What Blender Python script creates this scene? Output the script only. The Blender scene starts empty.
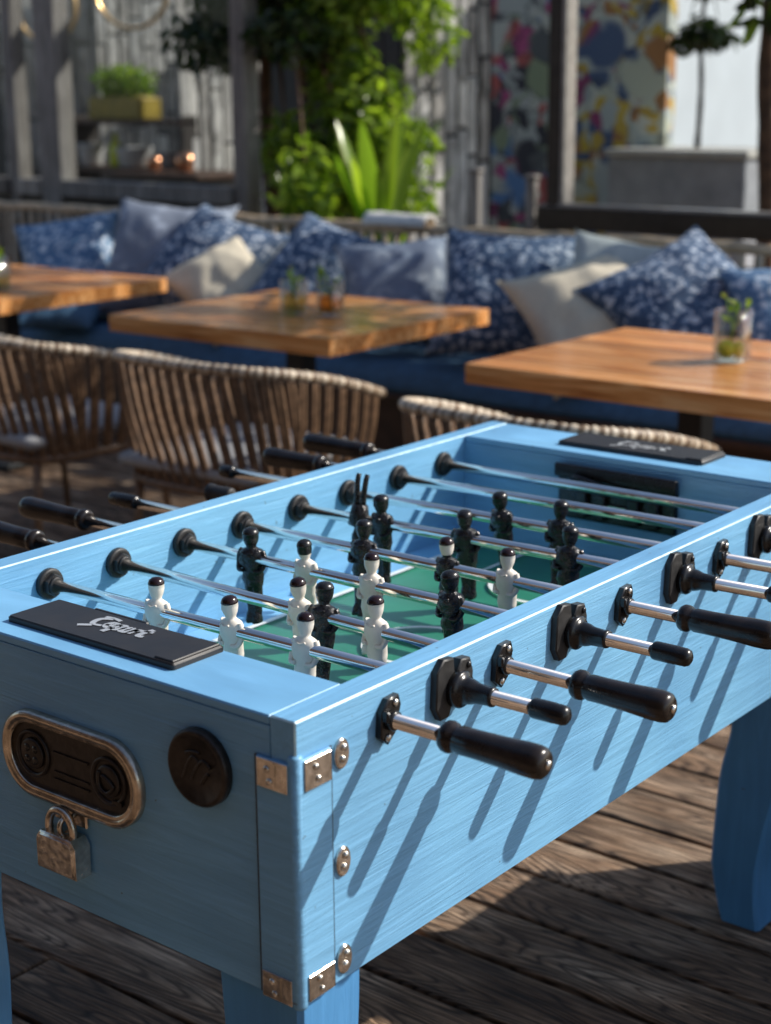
import bpy, bmesh, math, random
from mathutils import Vector, Matrix, Quaternion, noise
random.seed(7)
R = math.radians
PI = math.pi
C = bpy.context.scene.collection
ZT = 0.86                      # height of the football table's top edge
W, L, H, T, BF, BB = 0.76, 1.465, 0.344, 0.0376, 0.1246, 0.1487

# ------------------------------------------------------------------ materials
def mat(name):
    m = bpy.data.materials.new(name); m.use_nodes = True
    nt = m.node_tree
    return m, nt, nt.nodes['Principled BSDF']
def N(nt, t, **kw):
    n = nt.nodes.new(t)
    for k, v in kw.items():
        if k in n.inputs: n.inputs[k].default_value = v
        else: setattr(n, k, v)
    return n
def ramp(nt, fac, stops):
    r = nt.nodes.new('ShaderNodeValToRGB')
    e = r.color_ramp.elements
    while len(e) < len(stops): e.new(0.5)
    for i, (p, c) in enumerate(stops):
        e[i].position = p; e[i].color = (*c, 1)
    nt.links.new(fac, r.inputs['Fac'])
    return r.outputs['Color']
def coords(nt, scale, rot=(0, 0, 0), kind='Object', loc=None):
    tc = nt.nodes.new('ShaderNodeTexCoord'); mp = nt.nodes.new('ShaderNodeMapping')
    mp.inputs['Scale'].default_value = scale; mp.inputs['Rotation'].default_value = rot
    nt.links.new(tc.outputs[kind], mp.inputs['Vector'])
    return mp.outputs['Vector']
def mix(nt, fac, a, b, mode='MIX'):
    m = nt.nodes.new('ShaderNodeMix'); m.data_type = 'RGBA'; m.blend_type = mode
    for s, v in ((m.inputs[0], fac), (m.inputs[6], a), (m.inputs[7], b)):
        if hasattr(v, 'is_linked'): nt.links.new(v, s)
        elif isinstance(v, tuple): s.default_value = (*v, 1)
        else: s.default_value = v
    return m.outputs[2]
def bump(nt, b, h, strength, dist=0.01):
    n = N(nt, 'ShaderNodeBump', Strength=strength, Distance=dist)
    nt.links.new(h, n.inputs['Height']); nt.links.new(n.outputs['Normal'], b.inputs['Normal'])
def simple(name, col, rough=0.5, metal=0.0, var=0.12, vs=30, bs=0.0, spec=0.5):
    m, nt, b = mat(name)
    n = N(nt, 'ShaderNodeTexNoise', Scale=1.0, Detail=4.0)
    nt.links.new(coords(nt, (vs, vs, vs)), n.inputs['Vector'])
    lo = tuple(c * (1 - var) for c in col); hi = tuple(min(1, c * (1 + var)) for c in col)
    nt.links.new(ramp(nt, n.outputs['Fac'], [(0.3, lo), (0.7, hi)]), b.inputs['Base Color'])
    b.inputs['Metallic'].default_value = metal
    b.inputs['Specular IOR Level'].default_value = spec
    rr = N(nt, 'ShaderNodeMapRange'); rr.inputs[3].default_value = max(0.03, rough - 0.08); rr.inputs[4].default_value = rough + 0.08
    nt.links.new(n.outputs['Fac'], rr.inputs[0]); nt.links.new(rr.outputs[0], b.inputs['Roughness'])
    if bs: bump(nt, b, n.outputs['Fac'], bs, 0.005)
    return m

def paint(name, grain, base=(0.215, 0.505, 0.78), strength=0.5):
    """brushed blue paint over wood; grain is the stretch per axis"""
    m, nt, b = mat(name)
    n1 = N(nt, 'ShaderNodeTexNoise', Scale=1.0, Detail=6.0, Roughness=0.66, Distortion=0.9)
    nt.links.new(coords(nt, grain), n1.inputs['Vector'])
    n2 = N(nt, 'ShaderNodeTexNoise', Scale=3.2, Detail=3.0)
    nt.links.new(coords(nt, (1, 1, 1)), n2.inputs['Vector'])
    dk = tuple(c * 0.92 for c in base); lt = tuple(min(1, c * 1.12 + 0.012) for c in base)
    c1 = ramp(nt, n1.outputs['Fac'], [(0.32, dk), (0.52, base), (0.72, lt)])
    c2 = ramp(nt, n2.outputs['Fac'], [(0.3, (0.80, 0.82, 0.86)), (0.5, (0.97, 0.97, 0.98)), (0.72, (1.12, 1.08, 1.04))])
    col = mix(nt, 1.0, c1, c2, 'MULTIPLY')
    # a few scuffs and specks of bare primer
    n3 = N(nt, 'ShaderNodeTexNoise', Scale=70.0, Detail=2.0)
    nt.links.new(coords(nt, (1, 1, 1)), n3.inputs['Vector'])
    f3 = ramp(nt, n3.outputs['Fac'], [(0.745, (0, 0, 0)), (0.775, (0.8, 0.8, 0.8))])
    col = mix(nt, f3, col, (0.10, 0.12, 0.14))
    # worn corners
    g = nt.nodes.new('ShaderNodeNewGeometry')
    nt.links.new(col, b.inputs['Base Color'])
    b.inputs['Roughness'].default_value = 0.42
    rr = N(nt, 'ShaderNodeMapRange'); rr.inputs[3].default_value = 0.3; rr.inputs[4].default_value = 0.52
    nt.links.new(n1.outputs['Fac'], rr.inputs[0]); nt.links.new(rr.outputs[0], b.inputs['Roughness'])
    bump(nt, b, n1.outputs['Fac'], strength, 0.004)
    return m

M = {}
M['blue_side'] = paint('blue paint brushed lengthwise', (75, 4, 95), strength=0.5)
M['blue_end'] = paint('blue paint brushed across', (4, 60, 60), base=(0.20, 0.47, 0.74), strength=0.6)
M['blue_top'] = paint('smooth blue paint', (5, 14, 14), strength=0.12)
M['blue_edge_glint'] = simple('pale painted edge highlight', (0.55, 0.77, 0.90), 0.35, var=0.25, vs=60)  # pale blue for bevel faces, painting the bright highlight along the rail edges
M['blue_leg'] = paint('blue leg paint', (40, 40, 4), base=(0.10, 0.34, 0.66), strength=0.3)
M['chrome'] = simple('polished steel rod', (0.92, 0.88, 0.83), 0.05, 1.0, var=0.04, vs=40)
M['steel'] = simple('worn nickel', (0.72, 0.67, 0.60), 0.24, 1.0, var=0.3, vs=90, bs=0.15)
M['bronze'] = simple('dark bronze', (0.58, 0.50, 0.41), 0.24, 1.0, var=0.3, vs=70, bs=0.15)
M['bronze_dark'] = simple('blackened bronze', (0.035, 0.028, 0.024), 0.38, 0.4, var=0.4, vs=80, bs=0.2)
M['black'] = simple('black plastic', (0.012, 0.011, 0.011), 0.26, var=0.4, vs=50)
M['rubber'] = simple('black rubber', (0.022, 0.021, 0.021), 0.5, var=0.4, vs=60, bs=0.15)
M['handle'] = simple('dark lacquered handle', (0.020, 0.014, 0.011), 0.24, var=0.5, vs=35)
M['plate'] = simple('charcoal score plate', (0.022, 0.019, 0.018), 0.42, var=0.25, vs=25, bs=0.08)
M['silver_ink'] = simple('silver lettering', (0.75, 0.74, 0.72), 0.3, 0.55, var=0.1)
M['white_player'] = simple('cream plastic', (0.80, 0.74, 0.64), 0.40, var=0.06, vs=60)
M['black_player'] = simple('black glazed plastic', (0.015, 0.013, 0.012), 0.14, var=0.5, vs=160, bs=0.6)
M['hair'] = simple('dark brown hair paint', (0.022, 0.008, 0.008), 0.2, var=0.3)
M['field'] = simple('green playfield', (0.03, 0.215, 0.13), 0.38, var=0.18, vs=9)
M['line'] = simple('white field line', (0.85, 0.88, 0.85), 0.5, var=0.1)
M['blue_lock'] = simple('bluish steel lock body', (0.30, 0.42, 0.58), 0.25, 0.8)
M['table_metal'] = simple('black powder coat', (0.015, 0.015, 0.016), 0.5)
M['cord'] = simple('brown resin cord', (0.16, 0.092, 0.050), 0.5, var=0.45, vs=45, bs=0.2)
M['rail_cord'] = simple('sun bleached wrapped cord', (0.56, 0.46, 0.34), 0.45, var=0.3, vs=40, bs=0.2)
M['rail_cord_dark'] = simple('brown wrapped cord', (0.22, 0.145, 0.085), 0.5, var=0.4, vs=40, bs=0.2)
M['cushion_white'] = simple('grey white canvas', (0.34, 0.34, 0.345), 0.8, var=0.1, vs=60, bs=0.1)
M['pad_blue'] = simple('blue seat canvas', (0.05, 0.125, 0.22), 0.75, var=0.2, vs=25, bs=0.15)
M['bench_wood'] = simple('dark bench wood', (0.075, 0.036, 0.02), 0.55, var=0.4, vs=14, bs=0.2)
M['bench_rail'] = simple('tan bench rail', (0.58, 0.42, 0.26), 0.5, var=0.35, vs=22, bs=0.2)
M['grey_wood'] = None
M['dark_wood'] = simple('dark stained boards', (0.028, 0.021, 0.017), 0.6, var=0.5, vs=10, bs=0.2)
M['beam'] = simple('dark metal beam', (0.028, 0.022, 0.018), 0.4, 0.2, var=0.3)
M['post_light'] = simple('pale metal edge', (0.30, 0.28, 0.26), 0.35, 0.2, var=0.2)
M['bark'] = simple('brown bark', (0.12, 0.062, 0.036), 0.8, var=0.5, vs=24, bs=0.6)
M['bark_dark'] = simple('dark bark', (0.03, 0.026, 0.022), 0.8, var=0.4, vs=30, bs=0.5)
M['concrete'] = simple('grey concrete', (0.40, 0.40, 0.42), 0.75, var=0.2, vs=8, bs=0.2)
M['concrete_top'] = simple('pale coping', (0.62, 0.58, 0.52), 0.7, var=0.1, vs=12)
M['white_wall'] = simple('white render', (0.74, 0.78, 0.82), 0.8, var=0.06, vs=3)
M['cream_pot'] = simple('white glazed pot', (0.60, 0.60, 0.60), 0.3, var=0.12, vs=20)
M['yellow'] = simple('mustard paint', (0.34, 0.25, 0.03), 0.5, var=0.25, vs=20)
M['copper'] = simple('copper', (0.75, 0.36, 0.2), 0.25, 1.0, var=0.15)
M['brass'] = simple('brass ring', (0.80, 0.52, 0.24), 0.3, 0.85, var=0.15)
M['lime'] = simple('lime', (0.72, 0.78, 0.04), 0.35, var=0.2)
M['stem_green'] = simple('green stem', (0.07, 0.17, 0.03), 0.5, var=0.3)
M['towel'] = simple('white towel', (0.72, 0.70, 0.66), 0.9, var=0.1, vs=60, bs=0.3)

def wood_planks(name, a, b_, c_, along, dens=1.0, rough=0.35, bs=0.2):
    m, nt, b = mat(name)
    g = nt.nodes.new('ShaderNodeNewGeometry')
    v = coords(nt, along)
    add = N(nt, 'ShaderNodeVectorMath', operation='MULTIPLY_ADD')
    cmb = nt.nodes.new('ShaderNodeCombineXYZ')
    for i in range(3): nt.links.new(g.outputs['Random Per Island'], cmb.inputs[i])
    nt.links.new(cmb.outputs[0], add.inputs[0]); add.inputs[1].default_value = (37, 53, 71); nt.links.new(v, add.inputs[2])
    n = N(nt, 'ShaderNodeTexNoise', Scale=1.0 * dens, Detail=6.0, Roughness=0.6, Distortion=1.2)
    nt.links.new(add.outputs[0], n.inputs['Vector'])
    col = ramp(nt, n.outputs['Fac'], [(0.28, a), (0.5, b_), (0.72, c_)])
    tint = ramp(nt, g.outputs['Random Per Island'], [(0.0, (0.66, 0.62, 0.58)), (0.5, (1.0, 1.0, 1.0)), (1.0, (1.3, 1.26, 1.2))])
    col = mix(nt, 1.0, col, tint, 'MULTIPLY')
    nt.links.new(col, b.inputs['Base Color'])
    b.inputs['Roughness'].default_value = rough
    bump(nt, b, n.outputs['Fac'], bs, 0.004)
    return m
M['table_wood'] = wood_planks('oiled orange hardwood', (0.36, 0.105, 0.022), (0.70, 0.29, 0.085), (0.95, 0.58, 0.27), (2.5, 32, 32), rough=0.22)
M['grey_wood'] = wood_planks('weathered grey timber', (0.10, 0.092, 0.085), (0.22, 0.205, 0.19), (0.38, 0.365, 0.34), (40, 40, 4), rough=0.75)
M['white_slat'] = wood_planks('flaking whitewashed slats', (0.05, 0.048, 0.046), (0.50, 0.49, 0.47), (0.80, 0.79, 0.76), (16, 16, 4), rough=0.8)

def deck_mat():
    m, nt, b = mat('weathered deck boards')
    g = nt.nodes.new('ShaderNodeNewGeometry')
    cmb = nt.nodes.new('ShaderNodeCombineXYZ')
    for i in range(3): nt.links.new(g.outputs['Random Per Island'], cmb.inputs[i])
    def vec(scale):
        add = N(nt, 'ShaderNodeVectorMath', operation='MULTIPLY_ADD')
        nt.links.new(cmb.outputs[0], add.inputs[0]); add.inputs[1].default_value = (91, 47, 13)
        nt.links.new(coords(nt, scale), add.inputs[2]); return add.outputs[0]
    # cathedral grain: rings of a stretched noise field
    n0 = N(nt, 'ShaderNodeTexNoise', Scale=1.0, Detail=2.0, Roughness=0.45); nt.links.new(vec((1.1, 8, 3)), n0.inputs['Vector'])
    mul = N(nt, 'ShaderNodeMath', operation='MULTIPLY'); nt.links.new(n0.outputs['Fac'], mul.inputs[0]); mul.inputs[1].default_value = 230.0
    sn = N(nt, 'ShaderNodeMath', operation='SINE'); nt.links.new(mul.outputs[0], sn.inputs[0])
    rg = N(nt, 'ShaderNodeMapRange'); nt.links.new(sn.outputs[0], rg.inputs[0]); rg.inputs[1].default_value = -1.0
    # fine fibre
    n1 = N(nt, 'ShaderNodeTexNoise', Scale=1.0, Detail=8.0, Roughness=0.7); nt.links.new(vec((5, 150, 20)), n1.inputs['Vector'])
    # blotches of grey weathering
    n2 = N(nt, 'ShaderNodeTexNoise', Scale=1.0, Detail=5.0, Roughness=0.6); nt.links.new(vec((3.2, 9, 3)), n2.inputs['Vector'])
    c0 = ramp(nt, n2.outputs['Fac'], [(0.3, (0.115, 0.066, 0.036)), (0.48, (0.30, 0.205, 0.132)), (0.68, (0.62, 0.50, 0.38))])
    c1 = ramp(nt, n1.outputs['Fac'], [(0.36, (0.09, 0.075, 0.065)), (0.48, (0.70, 0.67, 0.65)), (0.68, (1.75, 1.7, 1.65))])
    c2 = ramp(nt, rg.outputs[0], [(0.0, (0.28, 0.23, 0.20)), (0.22, (0.82, 0.80, 0.78)), (0.6, (1.05, 1.03, 1.02)), (1.0, (1.15, 1.12, 1.1))])
    col = mix(nt, 1.0, c0, c1, 'MULTIPLY'); col = mix(nt, 0.95, col, c2, 'MULTIPLY')
    tint = ramp(nt, g.outputs['Random Per Island'], [(0.0, (0.5, 0.42, 0.36)), (0.5, (0.92, 0.88, 0.84)), (1.0, (1.3, 1.27, 1.25))])
    col = mix(nt, 1.0, col, tint, 'MULTIPLY')
    nt.links.new(col, b.inputs['Base Color'])
    b.inputs['Roughness'].default_value = 0.72
    ad = N(nt, 'ShaderNodeMath', operation='MULTIPLY_ADD'); nt.links.new(rg.outputs[0], ad.inputs[0]); ad.inputs[1].default_value = 0.45; nt.links.new(n1.outputs['Fac'], ad.inputs[2])
    bump(nt, b, ad.outputs[0], 1.0, 0.007)
    return m
M['deck'] = deck_mat()

def floral(name, dark, mid, light, scale=22, amount=0.5):
    m, nt, b = mat(name)
    v = coords(nt, (1, 1, 1), kind='Object')
    n = N(nt, 'ShaderNodeTexNoise', Scale=scale * 0.8, Detail=3.0, Roughness=0.6); nt.links.new(v, n.inputs['Vector'])
    vo = N(nt, 'ShaderNodeTexVoronoi', Scale=scale, Randomness=0.9); 
    wp = N(nt, 'ShaderNodeVectorMath', operation='MULTIPLY_ADD'); nt.links.new(n.outputs['Color'], wp.inputs[0]); wp.inputs[1].default_value = (0.05,) * 3; nt.links.new(v, wp.inputs[2])
    nt.links.new(wp.outputs[0], vo.inputs['Vector'])
    petal = ramp(nt, vo.outputs['Distance'], [(0.0, mid), (0.16, light), (0.34, light), (0.42, mid), (0.52, dark)])
    sel = ramp(nt, n.outputs['Fac'], [(0.5 - amount * 0.2, (0, 0, 0)), (0.6 - amount * 0.15, (1, 1, 1))])
    base = ramp(nt, n.outputs['Fac'], [(0.35, dark), (0.65, mid)])
    col = mix(nt, sel, base, petal)
    nt.links.new(col, b.inputs['Base Color']); b.inputs['Roughness'].default_value = 0.85
    w = N(nt, 'ShaderNodeTexNoise', Scale=220.0); nt.links.new(v, w.inputs['Vector'])
    bump(nt, b, w.outputs['Fac'], 0.2, 0.003)
    return m
M['navy_floral'] = floral('navy floral cotton', (0.045, 0.080, 0.150), (0.16, 0.265, 0.42), (0.60, 0.64, 0.69), 34, 0.55)
M['blue_floral'] = floral('faded blue floral cotton', (0.10, 0.19, 0.33), (0.25, 0.41, 0.60), (0.66, 0.72, 0.79), 30, 0.7)
M['grey_blue'] = floral('grey blue paisley', (0.16, 0.19, 0.26), (0.26, 0.31, 0.39), (0.42, 0.46, 0.52), 12, 0.4)
M['mauve'] = floral('slate linen', (0.17, 0.20, 0.26), (0.26, 0.30, 0.38), (0.42, 0.48, 0.58), 9, 0.2)
M['cream'] = simple('cream linen', (0.62, 0.55, 0.42), 0.85, var=0.06, vs=60, bs=0.2)
M['sage'] = simple('pale sage linen', (0.45, 0.48, 0.46), 0.85, var=0.08, vs=60, bs=0.2)

def leaf_mat(name, a, b_, trans=0.45):
    m, nt, b = mat(name)
    g = nt.nodes.new('ShaderNodeNewGeometry')
    col = ramp(nt, g.outputs['Random Per Island'], [(0.0, a), (1.0, b_)])
    nt.links.new(col, b.inputs['Base Color']); b.inputs['Roughness'].default_value = 0.25
    tr = nt.nodes.new('ShaderNodeBsdfTranslucent')
    tc = mix(nt, 1.0, col, (1.5, 1.7, 0.5), 'MULTIPLY'); nt.links.new(tc, tr.inputs['Color'])
    mx = nt.nodes.new('ShaderNodeMixShader'); mx.inputs[0].default_value = trans
    out = nt.nodes['Material Output']
    nt.links.new(b.outputs[0], mx.inputs[1]); nt.links.new(tr.outputs[0], mx.inputs[2]); nt.links.new(mx.outputs[0], out.inputs['Surface'])
    return m
M['leaf'] = leaf_mat('glossy leaves', (0.05, 0.11, 0.013), (0.40, 0.50, 0.085), 0.5)
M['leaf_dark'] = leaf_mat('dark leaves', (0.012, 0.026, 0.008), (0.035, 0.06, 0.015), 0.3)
M['leaf_bright'] = leaf_mat('bright sword leaves', (0.12, 0.22, 0.03), (0.36, 0.44, 0.08), 0.5)

def glass_mat(name, tint=(0.95, 0.98, 0.98), refl=0.08):
    m, nt, b = mat(name)
    tr = nt.nodes.new('ShaderNodeBsdfTransparent'); tr.inputs['Color'].default_value = (*tint, 1)
    gl = nt.nodes.new('ShaderNodeBsdfGlossy'); gl.inputs['Roughness'].default_value = 0.03
    fw = nt.nodes.new('ShaderNodeLayerWeight'); fw.inputs['Blend'].default_value = 0.5
    pw = N(nt, 'ShaderNodeMath', operation='POWER'); nt.links.new(fw.outputs['Facing'], pw.inputs[0]); pw.inputs[1].default_value = 4.0
    fr = N(nt, 'ShaderNodeMath', operation='MULTIPLY_ADD'); nt.links.new(pw.outputs[0], fr.inputs[0]); fr.inputs[1].default_value = 0.35 if refl < 0.2 else 1.3; fr.inputs[2].default_value = refl*0.1 if refl < 0.2 else 0.10
    mx = nt.nodes.new('ShaderNodeMixShader')
    n = N(nt, 'ShaderNodeTexNoise', Scale=2.0); nt.links.new(coords(nt, (1, 1, 1)), n.inputs['Vector'])
    mp = N(nt, 'ShaderNodeMath', operation='MULTIPLY_ADD'); nt.links.new(n.outputs['Fac'], mp.inputs[0]); mp.inputs[1].default_value = 0.006; nt.links.new(fr.outputs[0], mp.inputs[2])
    nt.links.new(mp.outputs[0], mx.inputs[0]); nt.links.new(tr.outputs[0], mx.inputs[1]); nt.links.new(gl.outputs[0], mx.inputs[2])
    nt.links.new(mx.outputs[0], nt.nodes['Material Output'].inputs['Surface'])
    return m
M['pane'] = glass_mat('window glass', (0.86, 0.88, 0.88))
M['jar'] = glass_mat('jar glass', (0.90, 0.93, 0.90), 0.6)
M['amber'] = glass_mat('amber drink', (0.92, 0.60, 0.16), 0.1)
M['water'] = glass_mat('yellowish water', (0.88, 0.86, 0.55), 0.1)

def mural_mat(name, seed, palette):
    m, nt, b = mat(name)
    v = coords(nt, (1, 1, 1))
    n = N(nt, 'ShaderNodeTexNoise', Scale=5.0, Detail=2.0); nt.links.new(v, n.inputs['Vector'])
    wp = N(nt, 'ShaderNodeVectorMath', operation='MULTIPLY_ADD'); nt.links.new(n.outputs['Color'], wp.inputs[0]); wp.inputs[1].default_value = (0.22,) * 3; nt.links.new(v, wp.inputs[2])
    ad = N(nt, 'ShaderNodeVectorMath', operation='ADD'); nt.links.new(wp.outputs[0], ad.inputs[0]); ad.inputs[1].default_value = (seed, seed * 2, seed * 3)
    vo = N(nt, 'ShaderNodeTexVoronoi', Scale=3.4); nt.links.new(ad.outputs[0], vo.inputs['Vector'])
    vb = N(nt, 'ShaderNodeTexVoronoi', Scale=13.0); nt.links.new(ad.outputs[0], vb.inputs['Vector'])
    sx = nt.nodes.new('ShaderNodeSeparateColor'); nt.links.new(vo.outputs['Color'], sx.inputs[0])
    sy = nt.nodes.new('ShaderNodeSeparateColor'); nt.links.new(vb.outputs['Color'], sy.inputs[0])
    k = len(palette)
    def pal(fac):
        r = nt.nodes.new('ShaderNodeValToRGB'); r.color_ramp.interpolation = 'CONSTANT'
        e = r.color_ramp.elements
        while len(e) < k: e.new(0.5)
        for i, c in enumerate(palette): e[i].position = i / k; e[i].color = (*c, 1)
        nt.links.new(fac, r.inputs['Fac']); return r.outputs['Color']
    big = pal(sx.outputs['Red']); small = pal(sy.outputs['Green'])
    f = ramp(nt, vo.outputs['Distance'], [(0.34, (0, 0, 0)), (0.46, (1, 1, 1))])
    col = mix(nt, f, big, small)
    edge = N(nt, 'ShaderNodeTexVoronoi', Scale=3.4, feature='DISTANCE_TO_EDGE'); nt.links.new(ad.outputs[0], edge.inputs['Vector'])
    ef = ramp(nt, edge.outputs['Distance'], [(0.01, (0.6, 0.6, 0.6)), (0.03, (0, 0, 0))])
    col = mix(nt, ef, col, (0.03, 0.03, 0.04))
    nt.links.new(col, b.inputs['Base Color']); b.inputs['Roughness'].default_value = 0.8
    return m
M['mural'] = mural_mat('painted mural', 3.0, [(0.66, 0.68, 0.54), (0.74, 0.74, 0.64), (0.78, 0.54, 0.08), (0.12, 0.17, 0.30), (0.58, 0.62, 0.60), (0.55, 0.26, 0.10), (0.78, 0.77, 0.66), (0.40, 0.08, 0.20), (0.74, 0.50, 0.10), (0.62, 0.66, 0.60)])
M['mural_dark'] = mural_mat('dark painted mural', 11.0, [(0.12, 0.13, 0.13), (0.56, 0.58, 0.50), (0.50, 0.10, 0.24), (0.48, 0.52, 0.47), (0.14, 0.28, 0.52), (0.50, 0.53, 0.49), (0.06, 0.06, 0.07), (0.55, 0.14, 0.12), (0.58, 0.60, 0.52), (0.30, 0.36, 0.22)])
M['banded'] = wood_planks('banded pale pottery', (0.06, 0.09, 0.13), (0.42, 0.43, 0.43), (0.66, 0.66, 0.64), (9, 9, 26), dens=1.0, rough=0.4)
M['added_facade'] = simple('added fill building cladding', (0.20, 0.12, 0.07), 0.7, var=0.3, vs=4, bs=0.2)
M['ground'] = simple('grey paving', (0.16, 0.145, 0.13), 0.85, var=0.25, vs=1.5, bs=0.2)

# ------------------------------------------------------------------ mesh builder
class MB:
    def __init__(s): s.bm = bmesh.new()
    def _new(s, geom_verts, mi, smooth):
        done = set()
        for v in geom_verts:
            for f in v.link_faces:
                if f.index != -7:
                    done.add(f)
        for f in done:
            f.material_index = mi; f.smooth = smooth
    def box(s, x0, x1, y0, y1, z0, z1, mi=0, bev=0.0, seg=1, M4=None, edge_mi=None):
        t = bmesh.new()
        bmesh.ops.create_cube(t, size=1.0)
        bmesh.ops.transform(t, matrix=Matrix.Translation(((x0+x1)/2, (y0+y1)/2, (z0+z1)/2)) @ Matrix.Diagonal((abs(x1-x0), abs(y1-y0), abs(z1-z0), 1)), verts=t.verts)
        for f in t.faces: f.material_index = mi
        if bev:
            old = set(t.faces)
            r = bmesh.ops.bevel(t, geom=t.edges[:], offset=bev, segments=seg, affect='EDGES', profile=0.6)
            if edge_mi is not None:
                for f in r['faces']: f.material_index = edge_mi
            if seg > 1:
                for f in r['faces']: f.smooth = True
        if M4 is not None: bmesh.ops.transform(t, matrix=M4, verts=t.verts)
        return s.merge(t)
    def merge(s, t):
        me = bpy.data.meshes.new('tmp'); t.to_mesh(me); t.free()
        s.bm.from_mesh(me); bpy.data.meshes.remove(me)
        return s
    def rings(s, rs, mi=0, smooth=True, cap=True, mis=None):
        """rs: list of rings (each a list of points); skins them"""
        vs = [[s.bm.verts.new(p) for p in r] for r in rs]
        n = len(vs[0])
        for i in range(len(vs)-1):
            for j in range(n):
                f = s.bm.faces.new((vs[i][j], vs[i][(j+1) % n], vs[i+1][(j+1) % n], vs[i+1][j]))
                f.smooth = smooth; f.material_index = mis[i] if mis else mi
        if cap:
            for k, r in ((0, vs[0][::-1]), (-1, vs[-1])):
                f = s.bm.faces.new(r); f.material_index = (mis[k] if mis else mi); f.smooth = False
        return s
    def lathe(s, prof, M4=None, n=20, mi=0, smooth=True, cap=True, mis=None):
        """prof: list of (axial z, radius)"""
        rs = []
        for z, r in prof:
            ring = [Vector((r*math.cos(2*PI*k/n), r*math.sin(2*PI*k/n), z)) for k in range(n)]
            if M4 is not None: ring = [M4 @ p for p in ring]
            rs.append(ring)
        return s.rings(rs, mi, smooth, cap, mis)
    def tube(s, pts, rad, n=8, mi=0, smooth=True, cap=True):
        pts = [Vector(p) for p in pts]
        rf = rad if callable(rad) else (lambda i: rad)
        up = Vector((0, 0, 1)); rs = []; prev = None
        for i, p in enumerate(pts):
            a = pts[max(0, i-1)]; b = pts[min(len(pts)-1, i+1)]
            d = (b-a).normalized()
            if prev is None:
                x = d.orthogonal().normalized()
            else:
                x = (prev - d*prev.dot(d)).normalized()
            prev = x; y = d.cross(x); r = rf(i)
            rs.append([p + x*(r*math.cos(2*PI*k/n)) + y*(r*math.sin(2*PI*k/n)) for k in range(n)])
        return s.rings(rs, mi, smooth, cap)
    def prism(s, poly, z0, z1, M4=None, mi=0, bev=0.0, seg=2, side_smooth=False):
        t = bmesh.new()
        v0 = [t.verts.new((x, y, z0)) for x, y in poly]; v1 = [t.verts.new((x, y, z1)) for x, y in poly]
        n = len(poly)
        t.faces.new(v0[::-1]); top = t.faces.new(v1)
        for i in range(n):
            f = t.faces.new((v0[i], v0[(i+1) % n], v1[(i+1) % n], v1[i])); f.smooth = side_smooth
        if bev:
            es = [e for e in t.edges if all(abs(v.co.z - z1) < 1e-7 for v in e.verts)]
            r = bmesh.ops.bevel(t, geom=es, offset=bev, segments=seg, affect='EDGES')
            for f in r['faces']: f.smooth = True
        for f in t.faces: f.material_index = mi
        if M4 is not None: bmesh.ops.transform(t, matrix=M4, verts=t.verts)
        return s.merge(t)
    def build(s, name, mats, parent=None, loc=None):
        bmesh.ops.recalc_face_normals(s.bm, faces=s.bm.faces)
        me = bpy.data.meshes.new(name); s.bm.to_mesh(me); s.bm.free()
        for m in (mats if isinstance(mats, (list, tuple)) else [mats]): me.materials.append(M[m] if isinstance(m, str) else m)
        return link(name, me, parent, loc)
def link(name, me, parent=None, loc=None):
    o = bpy.data.objects.new(name, me); C.objects.link(o)
    if parent is not None: o.parent = parent
    if loc is not None: o.location = loc
    return o
def tag(o, label=None, cat=None, group=None, kind=None):
    if label: o['label'] = label
    if cat: o['category'] = cat
    if group: o['group'] = group
    if kind: o['kind'] = kind
    return o
def thing(name, loc, label, cat, group=None, rotz=0.0):
    o = bpy.data.objects.new(name, None); C.objects.link(o); o.location = loc; o.rotation_euler = (0, 0, rotz)
    o.empty_display_size = 0.1
    return tag(o, label, cat, group)
def copy_tree(o, parent=None):
    c = o.copy(); C.objects.link(c); c.parent = parent
    for ch in list(o.children): copy_tree(ch, c)
    return c
def rrect(w, h, r, n=6, cx=0, cy=0):
    pts = []
    for qx, qy, a0 in ((w/2-r, h/2-r, 0), (-w/2+r, h/2-r, 90), (-w/2+r, -h/2+r, 180), (w/2-r, -h/2+r, 270)):
        for k in range(n+1):
            a = R(a0 + 90*k/n); pts.append((cx+qx+r*math.cos(a), cy+qy+r*math.sin(a)))
    return pts
def catmull(pts, sub=6):
    pts = [Vector(p) for p in pts]; out = []
    for i in range(len(pts)-1):
        p0 = pts[max(0, i-1)]; p1 = pts[i]; p2 = pts[i+1]; p3 = pts[min(len(pts)-1, i+2)]
        for k in range(sub):
            t = k/sub
            out.append(0.5*((2*p1)+(p2-p0)*t+(2*p0-5*p1+4*p2-p3)*t*t+(3*p1-p0-3*p2+p3)*t*t*t))
    out.append(pts[-1]); return out
def frame(o, zdir, xdir=(1, 0, 0)):
    z = Vector(zdir).normalized(); x = Vector(xdir); x = (x - z*x.dot(z)).normalized(); y = z.cross(x)
    return Matrix(((x.x, y.x, z.x, o[0]), (x.y, y.y, z.y, o[1]), (x.z, y.z, z.z, o[2]), (0, 0, 0, 1)))

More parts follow.
